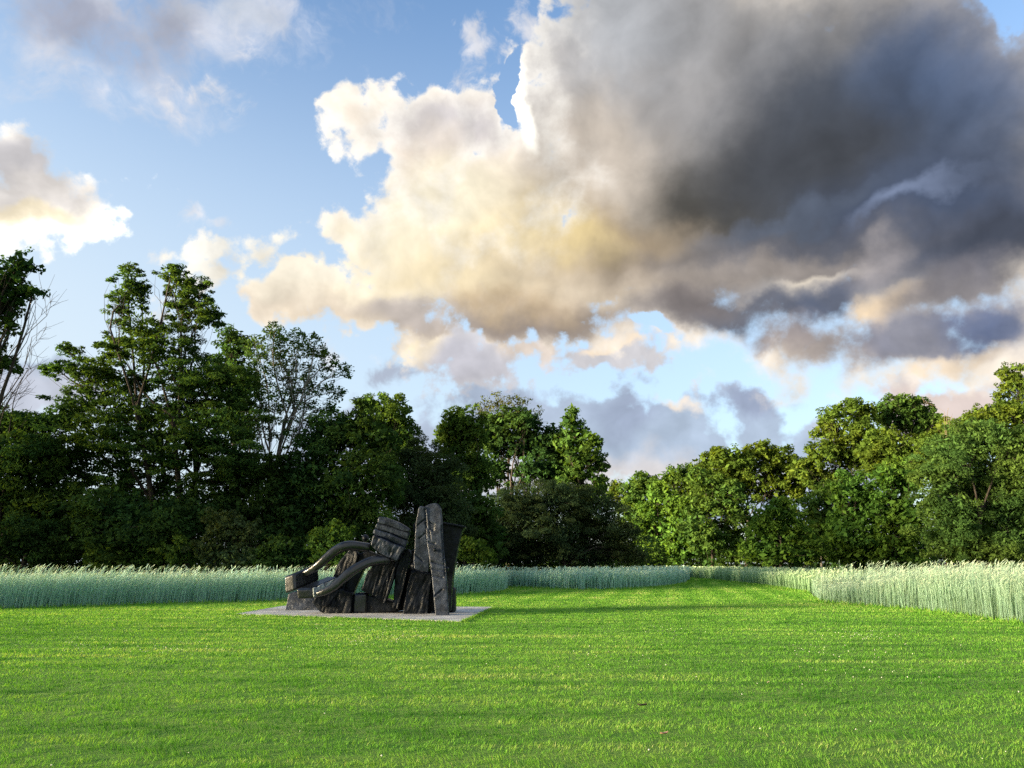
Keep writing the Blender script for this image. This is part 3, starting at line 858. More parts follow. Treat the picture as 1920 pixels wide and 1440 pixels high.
# grass fringe left standing at the foot of the rye
def fringe():
    R = np.random.default_rng(41)
    X, Y = [], []
    for e in (edge_left, edge_mid, [ground(*FAR_TIP).to_2d()] + edge_right, edge_near):
        x, y = band_points(e, 0.55, 90, R, -1, 1.4)
        X.append(x); Y.append(y)
    nf = sum(len(a) for a in X)
    for a, b in ((0, 1), (1, 2), (3, 0)):              # grass creeping over the rim of the slab
        t = R.random(1500); j = R.normal(0, 0.04, 1500) + 0.03
        d = (PAD[b] - PAD[a]); q = Vector((d.y, -d.x, 0)).normalized()
        X.append(PAD[a].x + d.x * t + q.x * j); Y.append(PAD[a].y + d.y * t + q.y * j)
    x, y = np.concatenate(X), np.concatenate(Y); n = len(x)
    h = np.where(np.arange(n) < nf, R.uniform(0.06, 0.20, n), R.uniform(0.03, 0.09, n)); w = 0.0006 * y
    a = R.uniform(0, pi, n); dx, dy = np.cos(a) * w, np.sin(a) * w
    V = np.stack([np.stack([x - dx, y - dy, 0 * x], 1), np.stack([x + dx, y + dy, 0 * x], 1), np.stack([x + R.normal(0, .06, n), y + R.normal(0, .06, n), h], 1)], 1).reshape(-1, 3)
    tag(np_obj("grass_fringe", V, np.arange(3 * n).reshape(-1, 3), GRASS, tint=np.clip(0.55 + R.normal(0, 0.2, n), 0, 1)),
        "longer yellowish grass at the foot of the rye", "grass", kind='stuff')
fringe()

# ================================================================ trees
LG = "trees of the wood left of the path"
RG = "trees of the wood right of the path"
# --- left wood
tree("leafy_tree", "dark leafy tree cut by the left edge, its top branch reaching into the sky", -75, 37,
     [(-70, 560, 95, 100), (5, 545, 40, 60), (36, 495, 26, 26), (30, 550, 30, 26), (62, 545, 20, 10), (18, 608, 18, 18), (-40, 680, 60, 70)],
     'deep', 9.0, 2.3, 0.26, group=LG, flat=0.8, clump=0.26, seed=1, limb_r=0.10, wide=0.7)
tree("tall_tree", "tallest left tree with twin golden-lit peaks and tiered ash-like foliage", 338, 48,
     [(240, 512, 22, 22), (236, 560, 34, 34), (270, 545, 16, 28), (322, 512, 24, 20), (350, 540, 42, 34), (352, 590, 48, 44), (392, 585, 24, 34),
      (262, 615, 46, 36), (300, 655, 80, 40), (215, 655, 32, 30), (128, 660, 28, 14), (165, 690, 52, 22), (105, 692, 34, 12), (205, 720, 80, 34), (150, 755, 60, 22),
      (345, 705, 110, 42), (410, 740, 90, 40), (250, 770, 130, 36), (380, 800, 120, 44), (180, 815, 120, 40), (300, 850, 130, 44), (430, 860, 80, 48), (230, 905, 110, 48), (360, 930, 100, 50)],
     'ash', 7.0, 3.6, 0.24, inner_size=1.3, stems=4, group=LG, flat=0.34, clump=0.34, up=0.6, droop=0.35, wide=0.42, seed=2, twigs=20, trunk_top=0.5)
tree("slender_tree", "thin dark-topped tree right behind the twin-peaked tall tree", 436, 56,
     [(432, 630, 26, 22), (446, 655, 34, 30), (420, 690, 40, 40), (455, 720, 40, 40), (440, 790, 50, 60)], 'deep', 6.5, 2.2, 0.15, group=LG, seed=3, clump=0.24)
tree("airy_tree", "open airy tree with pale grey limbs showing against the sky", 512, 52,
     [(516, 622, 24, 22), (548, 640, 34, 26), (480, 652, 26, 24), (588, 650, 30, 24), (520, 672, 44, 30), (610, 680, 26, 24), (570, 705, 44, 30), (480, 706, 36, 34), (645, 696, 20, 16),
      (628, 735, 26, 16), (520, 750, 44, 34), (590, 770, 50, 30), (560, 820, 50, 34), (480, 790, 40, 40)],
     'ash', 6.0, 1.6, 0.20, inner_size=1.0, bark=BARK_PALE, group=LG, seed=4, clump=0.22, flat=0.7, twigs=40, trunk_top=0.62, limb_r=0.075)
tree("dark_tree", "dense dark green tree between the airy tree and the sculpture", 655, 50,
     [(620, 815, 56, 46), (665, 800, 50, 40), (700, 835, 60, 50), (600, 880, 80, 60), (680, 905, 90, 64), (560, 930, 70, 60), (640, 975, 90, 56)],
     'deep', 6.5, 3.2, 0.24, group=LG, seed=5, droop=0.2)
tree("round_topped_tree", "tree with twin round tops touched by golden light, behind the dark tree", 730, 64,
     [(690, 762, 26, 20), (735, 765, 36, 28), (752, 800, 30, 32), (715, 800, 40, 32), (735, 850, 50, 46), (765, 835, 26, 30)],
     'mid', 5.5, 3.4, 0.22, group=LG, seed=6, clump=0.34)
tree("grey_green_tree", "fine-leaved greyish tree up and left of the tall slab", 800, 54,
     [(785, 870, 52, 44), (825, 890, 48, 44), (780, 930, 64, 56), (840, 960, 54, 56), (790, 1000, 60, 50)], 'grey', 4.5, 3.2, 0.15, stems=2, group=LG, seed=7, wide=0.4)
tree("leafy_tree", "rounded leafy tree left of the dark multi-stemmed tree", 872, 67,
     [(862, 785, 40, 26), (845, 815, 38, 32), (885, 815, 38, 36), (865, 855, 52, 40), (895, 895, 40, 40), (850, 905, 46, 40)], 'mid', 5.5, 3.5, 0.24, group=LG, seed=8)
tree("airy_tree", "sparse brownish tree whose twiggy top rises above the middle of the left wood", 950, 82,
     [(905, 768, 22, 16), (940, 750, 28, 18), (975, 756, 26, 18), (1004, 775, 16, 16), (935, 778, 40, 22), (985, 785, 30, 22)],
     'olive', 4.5, 0.75, 0.2, group=LG, seed=70, clump=0.24, twigs=46, inner_size=1.0, trunk_top=0.7, limb_r=0.07)
tree("multi_stemmed_tree", "dark multi-stemmed tree with sky showing between its trunks", 958, 78,
     [(945, 790, 40, 28), (985, 795, 36, 28), (925, 820, 40, 34), (970, 830, 50, 34), (1015, 835, 36, 36), (912, 815, 30, 34), (1042, 822, 30, 32), (1048, 860, 30, 34), (1000, 880, 44, 30), (925, 880, 34, 40), (1035, 885, 34, 36)],
     'deep', 5.5, 3.2, 0.20, stems=5, group=LG, seed=9, trunk_top=0.6, twigs=18)
tree("locust_tree", "tree with a pointed tufted crown at the end of the left wood", 1092, 76,
     [(1074, 772, 10, 14), (1068, 790, 18, 14), (1082, 808, 30, 18), (1110, 826, 26, 18), (1062, 830, 30, 22), (1098, 850, 40, 24), (1128, 872, 18, 16), (1080, 880, 44, 30), (1120, 905, 24, 24), (1060, 910, 40, 30), (1096, 935, 44, 26)],
     'mid', 6.5, 3.2, 0.2, group=LG, seed=10, clump=0.3, flat=0.5, trunk_top=0.75)
tree("spreading_tree", "low wide dark tree whose drooping boughs sweep down to the rye", 1066, 67,
     [(960, 950, 70, 36), (1040, 935, 80, 36), (1110, 955, 70, 36), (930, 995, 80, 40), (1010, 990, 90, 44), (1100, 1000, 80, 42), (1165, 1005, 44, 34), (1180, 1040, 44, 18), (1120, 1040, 60, 20), (960, 1035, 80, 22), (1035, 1035, 70, 20), (890, 1025, 50, 32)],
     'grey', 4.2, 3.2, 0.26, group=LG, seed=11, wide=0.35, droop=0.4, trunk_top=0.3, flat=0.5, twigs=34)
for (lab, base, Y, lobes, mat, sd) in (
    ("leafy tree filling the left edge under the pale sky", 20, 47, [(10, 800, 70, 36), (60, 795, 50, 24), (110, 790, 40, 26), (30, 860, 90, 60), (100, 870, 80, 60), (20, 950, 90, 60), (100, 960, 90, 60), (-40, 880, 60, 90)], 'ash', 21),
    ("dark leafy tree low in front of the twin-peaked tall tree", 250, 45, [(200, 960, 90, 52), (290, 985, 90, 50), (240, 1010, 110, 40), (340, 975, 70, 50)], 'deep', 22),
    ("shaded tree below the airy tree's pale trunk", 490, 50, [(470, 890, 60, 46), (530, 900, 60, 50), (480, 960, 80, 56), (540, 985, 70, 50), (430, 950, 60, 50)], 'deep', 23),
    ("small dark tree behind the tall slab's right shoulder", 880, 57, [(880, 960, 56, 52), (850, 1010, 60, 44), (910, 1010, 50, 44)], 'deep', 24)):
    tree("leafy_tree", lab, base, Y, lobes, mat, 6.5, 3.0, 0.18, group=LG, seed=sd, stems=2)

# --- right wood
back = dict(group=RG, clump=0.30, flat=0.75)
tree("leafy_tree", "small far tree in low golden light right of the gap in the wood", 1165, 125, [(1160, 915, 20, 18), (1145, 925, 16, 14), (1172, 935, 24, 18)], 'gold', 5.0, 1.6, 0.2, seed=31, **back)
tree("leafy_tree", "far low tree with a rounded top behind the gap", 1208, 122, [(1205, 900, 28, 18), (1225, 915, 34, 24), (1190, 925, 34, 26), (1200, 965, 50, 40)], 'mid', 5.0, 3.0, 0.25, seed=32, **back)
tree("leafy_tree", "distant tree just left of the broad domed olive-gold crown", 1275, 118, [(1262, 895, 34, 18), (1300, 888, 34, 20), (1280, 930, 60, 40)], 'mid', 5.0, 3.0, 0.25, seed=33, **back)
tree("broad_tree", "broad domed dark olive-gold tree on the skyline right of the gap", 1400, 110,
     [(1345, 850, 22, 14), (1330, 872, 40, 26), (1372, 862, 44, 26), (1420, 850, 34, 22), (1428, 836, 14, 12), (1460, 862, 40, 28), (1400, 900, 70, 40), (1470, 910, 50, 50), (1350, 915, 50, 40), (1505, 890, 28, 34)],
     'gold', 5.5, 3.2, 0.35, seed=34, **back)
tree("tall_tree", "tall open golden tree left of the twin skyline crowns", 1590, 104,
     [(1560, 780, 24, 18), (1592, 765, 30, 20), (1622, 775, 26, 22), (1550, 805, 26, 24), (1600, 805, 44, 26), (1545, 850, 36, 34), (1595, 850, 44, 34), (1520, 880, 28, 30), (1625, 845, 36, 32), (1560, 905, 50, 30), (1500, 875, 20, 20)],
     'gold', 6.0, 3.3, 0.32, seed=35, trunk_top=0.6, **back)
tree("broad_tree", "spreading tree whose rounded crown tops the right wood's skyline", 1700, 108,
     [(1690, 752, 34, 14), (1662, 768, 32, 18), (1720, 765, 38, 20), (1745, 788, 26, 18), (1690, 790, 56, 28), (1740, 815, 40, 28)], 'mid', 5.5, 3.4, 0.3, seed=36, **back)
tree("round_tree", "rounded golden tree below the skyline crowns", 1668, 98, [(1652, 820, 34, 22), (1640, 850, 40, 34), (1690, 840, 40, 28), (1670, 880, 50, 36), (1715, 860, 36, 30)], 'gold', 5.5, 3.2, 0.26, seed=37, **back)
tree("round_tree", "yellow-green tree behind the big feathery tree", 1775, 92, [(1752, 835, 36, 28), (1790, 810, 44, 26), (1830, 795, 40, 22), (1770, 870, 44, 36), (1735, 870, 24, 26)], 'gold', 5.5, 3.2, 0.26, seed=38, **back)
tree("tall_tree", "tallest tree at the right edge with a tufted top against the cloud", 1905, 106,
     [(1895, 700, 28, 18), (1905, 722, 34, 18), (1872, 740, 16, 10), (1935, 730, 30, 30), (1900, 770, 40, 26)], 'gold', 5.5, 2.4, 0.28, seed=39, trunk_top=0.8, **back)
tree("broad_tree", "warm-lit broad tree at the right edge below the tall tufted one", 1890, 98,
     [(1850, 780, 30, 22), (1890, 775, 40, 26), (1935, 790, 40, 40), (1870, 815, 50, 30), (1920, 850, 50, 50)], 'gold', 5.5, 3.2, 0.28, seed=40, **back)
front = dict(group=RG, clump=0.30, flat=0.6)
tree("rounded_tree", "rounded tree with a yellow-lit left side standing nearest the gap", 1245, 100,
     [(1238, 925, 30, 24), (1212, 962, 20, 20), (1200, 985, 14, 14), (1255, 955, 40, 32), (1235, 1000, 44, 40), (1275, 1000, 40, 44), (1250, 1035, 50, 26)], 'fresh', 5.5, 3.3, 0.2, seed=41, **front)
tree("rounded_tree", "dark green tree between the yellow-sided tree and the bright bushy one", 1335, 98,
     [(1315, 900, 32, 24), (1365, 918, 34, 26), (1320, 945, 46, 36), (1375, 965, 44, 40), (1310, 1000, 46, 40), (1350, 1020, 60, 36)], 'mid', 5.5, 3.3, 0.22, seed=42, **front)
tree("bushy_tree", "bright green bushy tree with upright sprays in front of the right wood", 1458, 84,
     [(1462, 942, 22, 16), (1440, 965, 30, 22), (1480, 965, 28, 22), (1430, 1000, 36, 32), (1475, 1005, 44, 34), (1510, 1015, 28, 34), (1410, 1030, 34, 26), (1460, 1040, 60, 20)], 'fresh', 6.5, 3.0, 0.18, seed=43, stems=3, droop=-0.3, **front)
tree("leafy_tree", "shadowed tree in the dip between the two bright green bushes", 1540, 92, [(1530, 950, 34, 36), (1560, 930, 30, 34), (1540, 1000, 44, 44), (1525, 1035, 40, 24)], 'mid', 5.5, 2.8, 0.16, bark=BARK_PALE, seed=44, **front)
tree("leafy_tree", "fresh green tree left of its twin in front of the golden trees", 1600, 78,
     [(1598, 900, 28, 20), (1580, 930, 36, 28), (1625, 935, 34, 28), (1600, 970, 48, 34), (1580, 1010, 44, 36), (1630, 1025, 44, 32), (1600, 1045, 50, 18)], 'fresh', 6.5, 3.1, 0.18, seed=45, droop=0.2, **front)
tree("leafy_tree", "fresh green tree with layered boughs just left of the big feathery tree", 1680, 76,
     [(1680, 872, 26, 18), (1662, 895, 34, 22), (1702, 900, 34, 26), (1680, 935, 52, 32), (1650, 970, 44, 30), (1705, 975, 44, 36), (1675, 1015, 56, 34), (1690, 1050, 60, 18)], 'fresh', 6.5, 3.1, 0.2, seed=46, droop=0.2, **front)
tree("feathery_tree", "big grey-green feathery tree bulging over the near rye at right", 1820, 60,
     [(1830, 815, 60, 30), (1790, 845, 60, 34), (1870, 840, 60, 36), (1760, 895, 54, 40), (1830, 900, 80, 46), (1895, 900, 50, 46), (1780, 960, 64, 44), (1850, 965, 80, 50), (1800, 1020, 70, 36), (1870, 1030, 70, 36), (1915, 985, 40, 50)],
     'willow', 5.0, 3.6, 0.3, seed=47, wide=0.36, droop=0.35, stems=3, **front)
tree("leafy_tree", "bright green tree cut off by the right edge beside the feathery one", 1955, 62, [(1935, 870, 34, 34), (1945, 930, 40, 40), (1930, 990, 34, 44), (1960, 1040, 50, 30)], 'fresh', 6.5, 3.0, 0.2, seed=48, **front)

# --- leafless ones
def bare_tree(name, label, base, Y, tips, R, r0, mat, group, hub=None, fine=7):
    b = at(base, 1056, Y); b.z = 0
    o = empty(name, b, label, "tree", group)
    paths = []
    h = (at(*hub, Y) - b) if hub else Vector((0, 0, 3))
    trunk, tr = limb((0, 0, -0.1), h, r0, r0 * 0.55, 6, 0.03, R=R)
    tw = []
    for (px, py) in tips:
        e = at(px, py, Y + R.uniform(-1.5, 1.5)) - b
        q, qr = limb(trunk[R.integers(3, 6)], e, r0 * 0.45, 0.016, 8, 0.06, 0.05, R=R)
        paths.append((q, qr))
        L = np.linalg.norm(q[-1] - q[0])
        for k in range(fine):
            i = R.integers(2, 8); d = unit((q[-1] - q[0])[None] + R.normal(0, 0.5, (1, 3)) * L)[0]
            e2 = q[i] + d * L * R.uniform(0.12, 0.35)
            s = limb(q[i], e2, qr[i] * 0.7, 0.009, 5, 0.08, R=R); tw.append(s)
            for _ in range(3):
                j = R.integers(2, 5)
                tw.append(limb(s[0][j], s[0][j] + d * L * 0.1 + R.normal(0, 0.07 * L, 3), 0.014, 0.006, 3, 0.08, R=R))
    V, F = tubes([(trunk, tr)] + paths, 6); np_obj("trunk", V, F, mat, o, smooth=True)
    V, F = tubes(tw, 3); np_obj("twigs", V, F, mat, o)
    return o
RB = np.random.default_rng(91)
bare_tree("bare_tree", "leafless pale-twigged tree leaning in at the left edge", -60, 45,
          [(88, 592), (60, 632), (40, 665), (55, 690), (48, 700), (15, 620), (30, 735), (5, 660)], RB, 0.10, BARK, LG, (-40, 800), 5)
bare_tree("bare_tree", "two bare grey twigs above the yellow-green tree at right", 1775, 86, [(1778, 765), (1771, 772), (1785, 780)], RB, 0.10, TWIG, RG, (1780, 830), 3)

# --- shrubs along the wood's foot
SG = "shrubs along the foot of the wood"
for (lab, base, Y, lobes, mat, sd) in (
    ("fresh green shrub behind the sculpture's curved arms", 615, 41, [(640, 1005, 30, 22), (600, 1015, 30, 26), (625, 1035, 44, 24)], 'mid', 61),
    ("loose pale-leaved shrub left of the curved arms", 430, 42, [(420, 985, 34, 30), (455, 1000, 34, 34), (400, 1030, 40, 30), (450, 1045, 46, 24)], 'grey', 62),
    ("dark shrub at the far left above the rye", 60, 43, [(40, 1010, 60, 44), (110, 1025, 50, 38), (-20, 1030, 50, 40)], 'deep', 63),
    ("dark leafy shrub left of the pale-leaved shrub", 300, 43, [(270, 1040, 56, 32), (330, 1035, 50, 34), (200, 1045, 44, 26)], 'mid', 64),
    ("dark shrub between the pale-leaved shrub and the upper box end", 530, 42, [(520, 1035, 44, 34), (560, 1045, 40, 26), (490, 1048, 34, 20)], 'deep', 65),
    ("low shrub right of the tall slab, in front of the spreading tree", 880, 46, [(880, 1030, 34, 26), (905, 1042, 28, 18)], 'mid', 66)):
    tree("shrub", lab, base, Y, lobes, mat, 6.0, 2.6, 0.05, stems=3, cat="shrub", group=SG, seed=sd, limb_r=0.03, trunk_top=0.4, part=('stem', 'foliage'), twigs=12)

# --- undergrowth: leaf mass under the trees, and the unseen wood added left of the lawn
def leaf_mass(name, label, cells, leaf, n_each, mats, kind, seed, tall=1.0):
    R = np.random.default_rng(seed)
    Cs, Ts, Os = [], [], []
    for (x, y, rx, ry, h, *thick) in cells:
        k = int(n_each * rx * h * (thick[0] if thick else 1.0))
        d, p = in_ball(k, R, 0.2)
        c = np.array((x, y, h * 0.5)) + p * np.array((rx, ry, h * 0.55))
        Cs.append(c); Os.append(d); Ts.append(np.clip(R.uniform(0.1, 0.7) + R.normal(0, 0.15, k), 0, 1))
    C = np.concatenate(Cs); O = np.concatenate(Os); T = np.concatenate(Ts)
    k = C[:, 2] > 0.02
    V, F = leaf_quads(C[k], leaf, leaf * 0.6, R, 0.35, O[k])
    return tag(np_obj(name, V, F, LEAF[mats], tint=T[k]), label, "undergrowth", kind=kind)
RU = np.random.default_rng(77)
cells = []
for px in np.arange(-60, 1230, 26):
    Y = np.interp(px, [-60, 500, 860, 1230], [52, 56, 66, 84]) + RU.uniform(-2, 3)
    p = at(px, 1056, Y); cells.append((p.x, Y, RU.uniform(1.3, 2.4), 1.4, RU.uniform(2.4, 4.2) + (3.0 if px < 330 or 560 < px < 860 else 0.6)))
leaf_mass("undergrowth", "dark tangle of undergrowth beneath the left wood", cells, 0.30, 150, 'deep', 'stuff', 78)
cells = []
for px in np.arange(1190, 2000, 26):
    Y = np.interp(px, [1190, 1500, 2000], [116, 104, 76]) + RU.uniform(-2, 3)
    p = at(px, 1056, Y); cells.append((p.x, Y, RU.uniform(1.6, 2.8), 1.6, RU.uniform(4.5, 10.0)))
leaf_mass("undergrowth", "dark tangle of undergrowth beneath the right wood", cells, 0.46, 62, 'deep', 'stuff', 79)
# unseen wood added left of the lawn; height and density set to filter sun
cells = []
for y in np.arange(-55, 46, 2.25):
    for row in (0, 1, 2):
        x = -41 - 7 * row + RU.uniform(-1.5, 1.5) - 0.10 * max(0, y)
        if y > 36: x -= 6
        h = RU.uniform(15, 20) + row * 1.0 if y < 36 else RU.uniform(10.5, 13.5)
        cells.append((x, y + RU.uniform(-1.5, 1.5), RU.uniform(3.0, 4.2), 3.4, h, 1.0 if y < 27 else 3.0))
leaf_mass("wood", "unseen wood left of the lawn, added to filter the low sun", cells, 0.45, 5.0, 'deep', 'stuff', 80)

# ================================================================ slab and sculpture
m, g = new_mat("weathered_concrete")
pp = obj_pos(g)
a = g.noise(pp, 0.9, 6.0, 0.62); b_ = g.noise(pp, 9.0, 6.0, 0.65); c_ = g.noise(pp, 60.0, 3.0, 0.6)
col = g.mix(g.step(a, 0.35, 0.68), (0.40, 0.385, 0.35), (0.62, 0.60, 0.555))
col = g.mix(g.m('MULTIPLY', g.step(b_, 0.52, 0.70), 0.55), col, (0.26, 0.24, 0.21))
CONC = finish(m, principled(g, col, 0.9, c_, 0.4, 0.01, spec=0.2))
def slab():
    bm = bmesh.new()
    top = [bm.verts.new((p.x, p.y, 0.045)) for p in PAD]
    f = bm.faces.new(top); f.normal_update()
    if f.normal.z < 0: f.normal_flip()
    r = bmesh.ops.extrude_face_region(bm, geom=[f])
    for v in r['geom']:
        if isinstance(v, bmesh.types.BMVert): v.co.z = -0.10
    bmesh.ops.recalc_face_normals(bm, faces=bm.faces[:])
    bmesh.ops.bevel(bm, geom=[e for e in bm.edges if e.verts[0].co.z > 0 and e.verts[1].co.z > 0], offset=0.018, segments=2, affect='EDGES')
    me = bpy.data.meshes.new("concrete_slab"); bm.to_mesh(me); bm.free(); me.materials.append(CONC)
    tag(link(bpy.data.objects.new("concrete_slab", me)), "weathered grey concrete slab set in the lawn under the black sculpture", "slab")
slab()
PAD_Z = 0.045

def bronze(name, c0, c1, rough, scale, bump, spec=0.5):
    m, g = new_mat(name)
    pp = obj_pos(g)
    a = g.noise(pp, scale, 7.0, 0.65); b = g.noise(g.mapping(pp, (0, 0, 0), (0.2, 0.4, 0.1), (0.35, 0.35, 1.6)), scale * 2.2, 6.0, 0.7)
    h = g.m('ADD', a, b)
    col = g.mix(g.step(a, 0.38, 0.66), c0, c1)
    r = g.line(b, 0.3, 0.7, rough + 0.12, rough - 0.1)
    return finish(m, principled(g, col, r, h, bump, 0.05, spec=spec))
BRONZE = bronze("shaded_black_bronze", (0.0018, 0.0026, 0.0040), (0.0075, 0.0105, 0.0165), 0.40, 3.5, 0.35, 0.16)  # near-black copy for recessed parts, their shade put into the colour
BRONZE_SMOOTH = bronze("smooth_bronze", (0.0022, 0.0030, 0.0044), (0.0065, 0.0085, 0.0125), 0.26, 2.5, 0.05, 0.6)
BRONZE_LIT = bronze("sky_lit_grey_bronze", (0.008, 0.011, 0.018), (0.030, 0.039, 0.060), 0.36, 4.0, 0.30, 0.28)  # lighter copy of the same bronze; skylight on exposed parts painted in
BRONZE_WORN = bronze("worn_bronze", (0.07, 0.085, 0.09), (0.38, 0.43, 0.43), 0.55, 7.0, 0.5)

ST = empty("sculpture", at(700, 1056, 25.6) * 1.0, "large black bronze abstract sculpture of slabs, blocks and two curved arms on the concrete slab", "sculpture")
ST.location.z = PAD_Z
ORG = Vector(ST.location)
SC_PX = 700

def rough_mesh(name, bm, voxel, amp, freq, mat, ridge=0.0, smooth=True, seed=0.0, ridge_dir=(0.3, 0.2, 1.0), grooves=()):
    """fuse, even out and roughen a shape like hand-worked cast metal"""
    tmp = bpy.data.meshes.new("tmp"); bm.to_mesh(tmp); bm.free()
    o = bpy.data.objects.new("tmp", tmp); COL.objects.link(o)
    md = o.modifiers.new("r", 'REMESH'); md.mode = 'VOXEL'; md.voxel_size = voxel; md.use_smooth_shade = smooth
    dg = bpy.context.evaluated_depsgraph_get()
    me = bpy.data.meshes.new_from_object(o.evaluated_get(dg))
    bpy.data.objects.remove(o); bpy.data.meshes.remove(tmp)
    me.name = name
    n = len(me.vertices)
    P = np.empty(n * 3, np.float32); me.vertices.foreach_get("co", P); P = P.reshape(-1, 3)
    N = np.empty(n * 3, np.float32); me.vertices.foreach_get("normal", N); N = N.reshape(-1, 3)
    Q = P + np.array((seed * 3.7, 0, 0), np.float32)
    d = (vnoise3(Q, freq, 3, 4, 0.55) - 0.5) * 2.4 * amp
    if ridge:
        rd = np.array(Vector(ridge_dir).normalized())
        S = Q - (Q @ rd)[:, None] * rd * 0.86
        d += -ridge * 2 * (np.abs(vnoise3(S, 9.0, 5, 2) - 0.5) * 2 - 0.25)
    for (ga, gb, gw) in grooves:
        ax, az, bx, bz = ga.x, ga.z, gb.x, gb.z
        L2 = (bx - ax) ** 2 + (bz - az) ** 2
        tt = np.clip(((P[:, 0] - ax) * (bx - ax) + (P[:, 2] - az) * (bz - az)) / L2, 0, 1)
        dd = np.hypot(P[:, 0] - ax - tt * (bx - ax), P[:, 2] - az - tt * (bz - az))
        k = (N[:, 1] < -0.3) & (dd < gw)
        d = np.where(k, d - 0.055 * np.sqrt(np.clip(1 - dd / gw, 0, 1)), d)
    P = P + N * d[:, None]
    me.vertices.foreach_set("co", P.astype(np.float32).ravel())
    me.materials.clear(); me.materials.append(mat)
    me.polygons.foreach_set("use_smooth", np.ones(len(me.polygons), dtype=bool))
    me.update()
    return me

def outline(name, poly, Y, thick, mat=None, slope=0.0, lean=0.0, taper=0.92, voxel=0.024, amp=0.014, freq=3.4, ridge=0.0, label=None, bevel=0.012, grooves=(), seed=0.0, parent=None, ridge_dir=(0.3, 0.2, 1.0)):
    """solid piece: a front outline at distance Y, given depth, turned by slope (depth per metre across) and lean (per metre up)"""
    bm = bmesh.new()
    cx = sum(p[0] for p in poly) / len(poly)
    pts = []
    for (px, py) in poly:
        p = at(px, py, Y)
        y = Y + slope * (p.x - at(cx, py, Y).x) + lean * p.z
        pts.append(at(px, py, y) - ORG)
    cen = sum(pts, Vector()) / len(pts)
    fr = [bm.verts.new(p) for p in pts]
    bk = [bm.verts.new(Vector((cen.x + (p.x - cen.x) * taper, p.y + thick, max(-0.02, cen.z + (p.z - cen.z) * (0.5 + 0.5 * taper))) if p.z > 0.15 else (cen.x + (p.x - cen.x) * taper, p.y + thick, p.z))) for p in pts]
    bm.faces.new(fr); bm.faces.new(bk[::-1])
    n = len(fr)
    for i in range(n): bm.faces.new((fr[i], bk[i], bk[(i + 1) % n], fr[(i + 1) % n]))
    bmesh.ops.recalc_face_normals(bm, faces=bm.faces[:])
    if bevel: bmesh.ops.bevel(bm, geom=bm.edges[:], offset=bevel, segments=2, affect='EDGES', clamp_overlap=True)
    bmesh.ops.triangulate(bm, faces=bm.faces[:])
    me = rough_mesh(name, bm, voxel, amp, freq, mat or BRONZE, ridge, seed=seed, ridge_dir=ridge_dir, grooves=[(at(a, b, Y) - ORG, at(c, d, Y) - ORG, w) for (a, b, c, d, w) in grooves])
    o = link(bpy.data.objects.new(name, me), parent or ST)
    if label: o["label"] = label
    return o

def box3(name, corner_px, Y, axes, mat, label=None, voxel=0.026, amp=0.010, freq=3.0, bevel=0.045, ridge=0.0, seed=0.0):
    """block from one front corner and three edge vectors in metres"""
    bm = bmesh.new(); o0 = at(*corner_px, Y) - ORG
    a, b, c = map(Vector, axes)
    vs = [bm.verts.new(o0 + a * i + b * j + c * k) for k in (0, 1) for j in (0, 1) for i in (0, 1)]
    for f in ((0, 1, 3, 2), (4, 6, 7, 5), (0, 4, 5, 1), (2, 3, 7, 6), (0, 2, 6, 4), (1, 5, 7, 3)):
        bm.faces.new([vs[i] for i in f])
    bmesh.ops.recalc_face_normals(bm, faces=bm.faces[:])
    bmesh.ops.bevel(bm, geom=bm.edges[:], offset=bevel, segments=3, affect='EDGES')
    me = rough_mesh(name, bm, voxel, amp, freq, mat, ridge, seed=seed)
    ob = link(bpy.data.objects.new(name, me), ST)
    if label: ob["label"] = label
    return ob

# tall twin slab at the right; the lines are scored into its face
SCORES = ((797.5, 974.5, 812, 983.5, 0.026), (797.5, 978.5, 812, 987.8, 0.026), (798, 982.5, 812, 991.5, 0.026), (798.5, 986.5, 811, 994.5, 0.026), (801, 1015, 814, 1019, 0.026), (808, 1053, 831, 1059, 0.022), (808, 1066, 834, 1070, 0.022), (809, 1079, 830, 1083, 0.022), (815, 1117, 828, 1106, 0.03), (826, 985, 834, 1080, 0.02), (800, 975, 806, 1012, 0.012))
outline("tall_slab", [(784.5, 952), (789, 948.5), (799, 951), (806, 985), (808, 1020), (803, 1074), (790, 1070), (777, 1067), (775, 1050), (777, 1034), (779, 982)], 24.72, 0.42, slope=0.06, mat=BRONZE_LIT, seed=1, voxel=0.020, amp=0.010, grooves=((779, 1040, 792, 1052, 0.025), (786, 1010, 796, 1001, 0.02), (783, 985, 796, 974, 0.02), (797, 955, 801, 1015, 0.03)), label="left half of the tall upright slab")
outline("tall_slab", [(795.5, 951), (802, 946), (811, 943.5), (818, 943), (823, 946), (826, 950), (829, 977), (831, 1024), (836, 1066), (839, 1105), (842.5, 1157), (816, 1157.5), (812, 1110), (808, 1072), (803, 1037), (800, 1018), (797, 980)], 24.45, 0.50, slope=-0.06, mat=BRONZE_LIT, seed=2, lean=0.10, voxel=0.023, amp=0.010, grooves=SCORES, label="right half of the tall slab, the scored leg reaching down to the concrete")
outline("wedge_block", [(771, 1071), (786, 1070), (798, 1075), (807, 1075), (810, 1086), (805, 1120), (801, 1153), (780, 1152), (755, 1153), (760, 1122), (765, 1092)], 25.2, 0.70, slope=0.05, ridge=0.022, amp=0.03, seed=3, lean=0.06, label="ridged wedge below the left half of the tall slab")
outline("back_plate", [(826, 978), (850, 983), (873, 987), (866, 996), (858, 1030), (848, 1088), (845, 1146), (822, 1147), (822, 1040)], 25.35, 0.9, slope=0.1, seed=4, amp=0.012, taper=0.85)
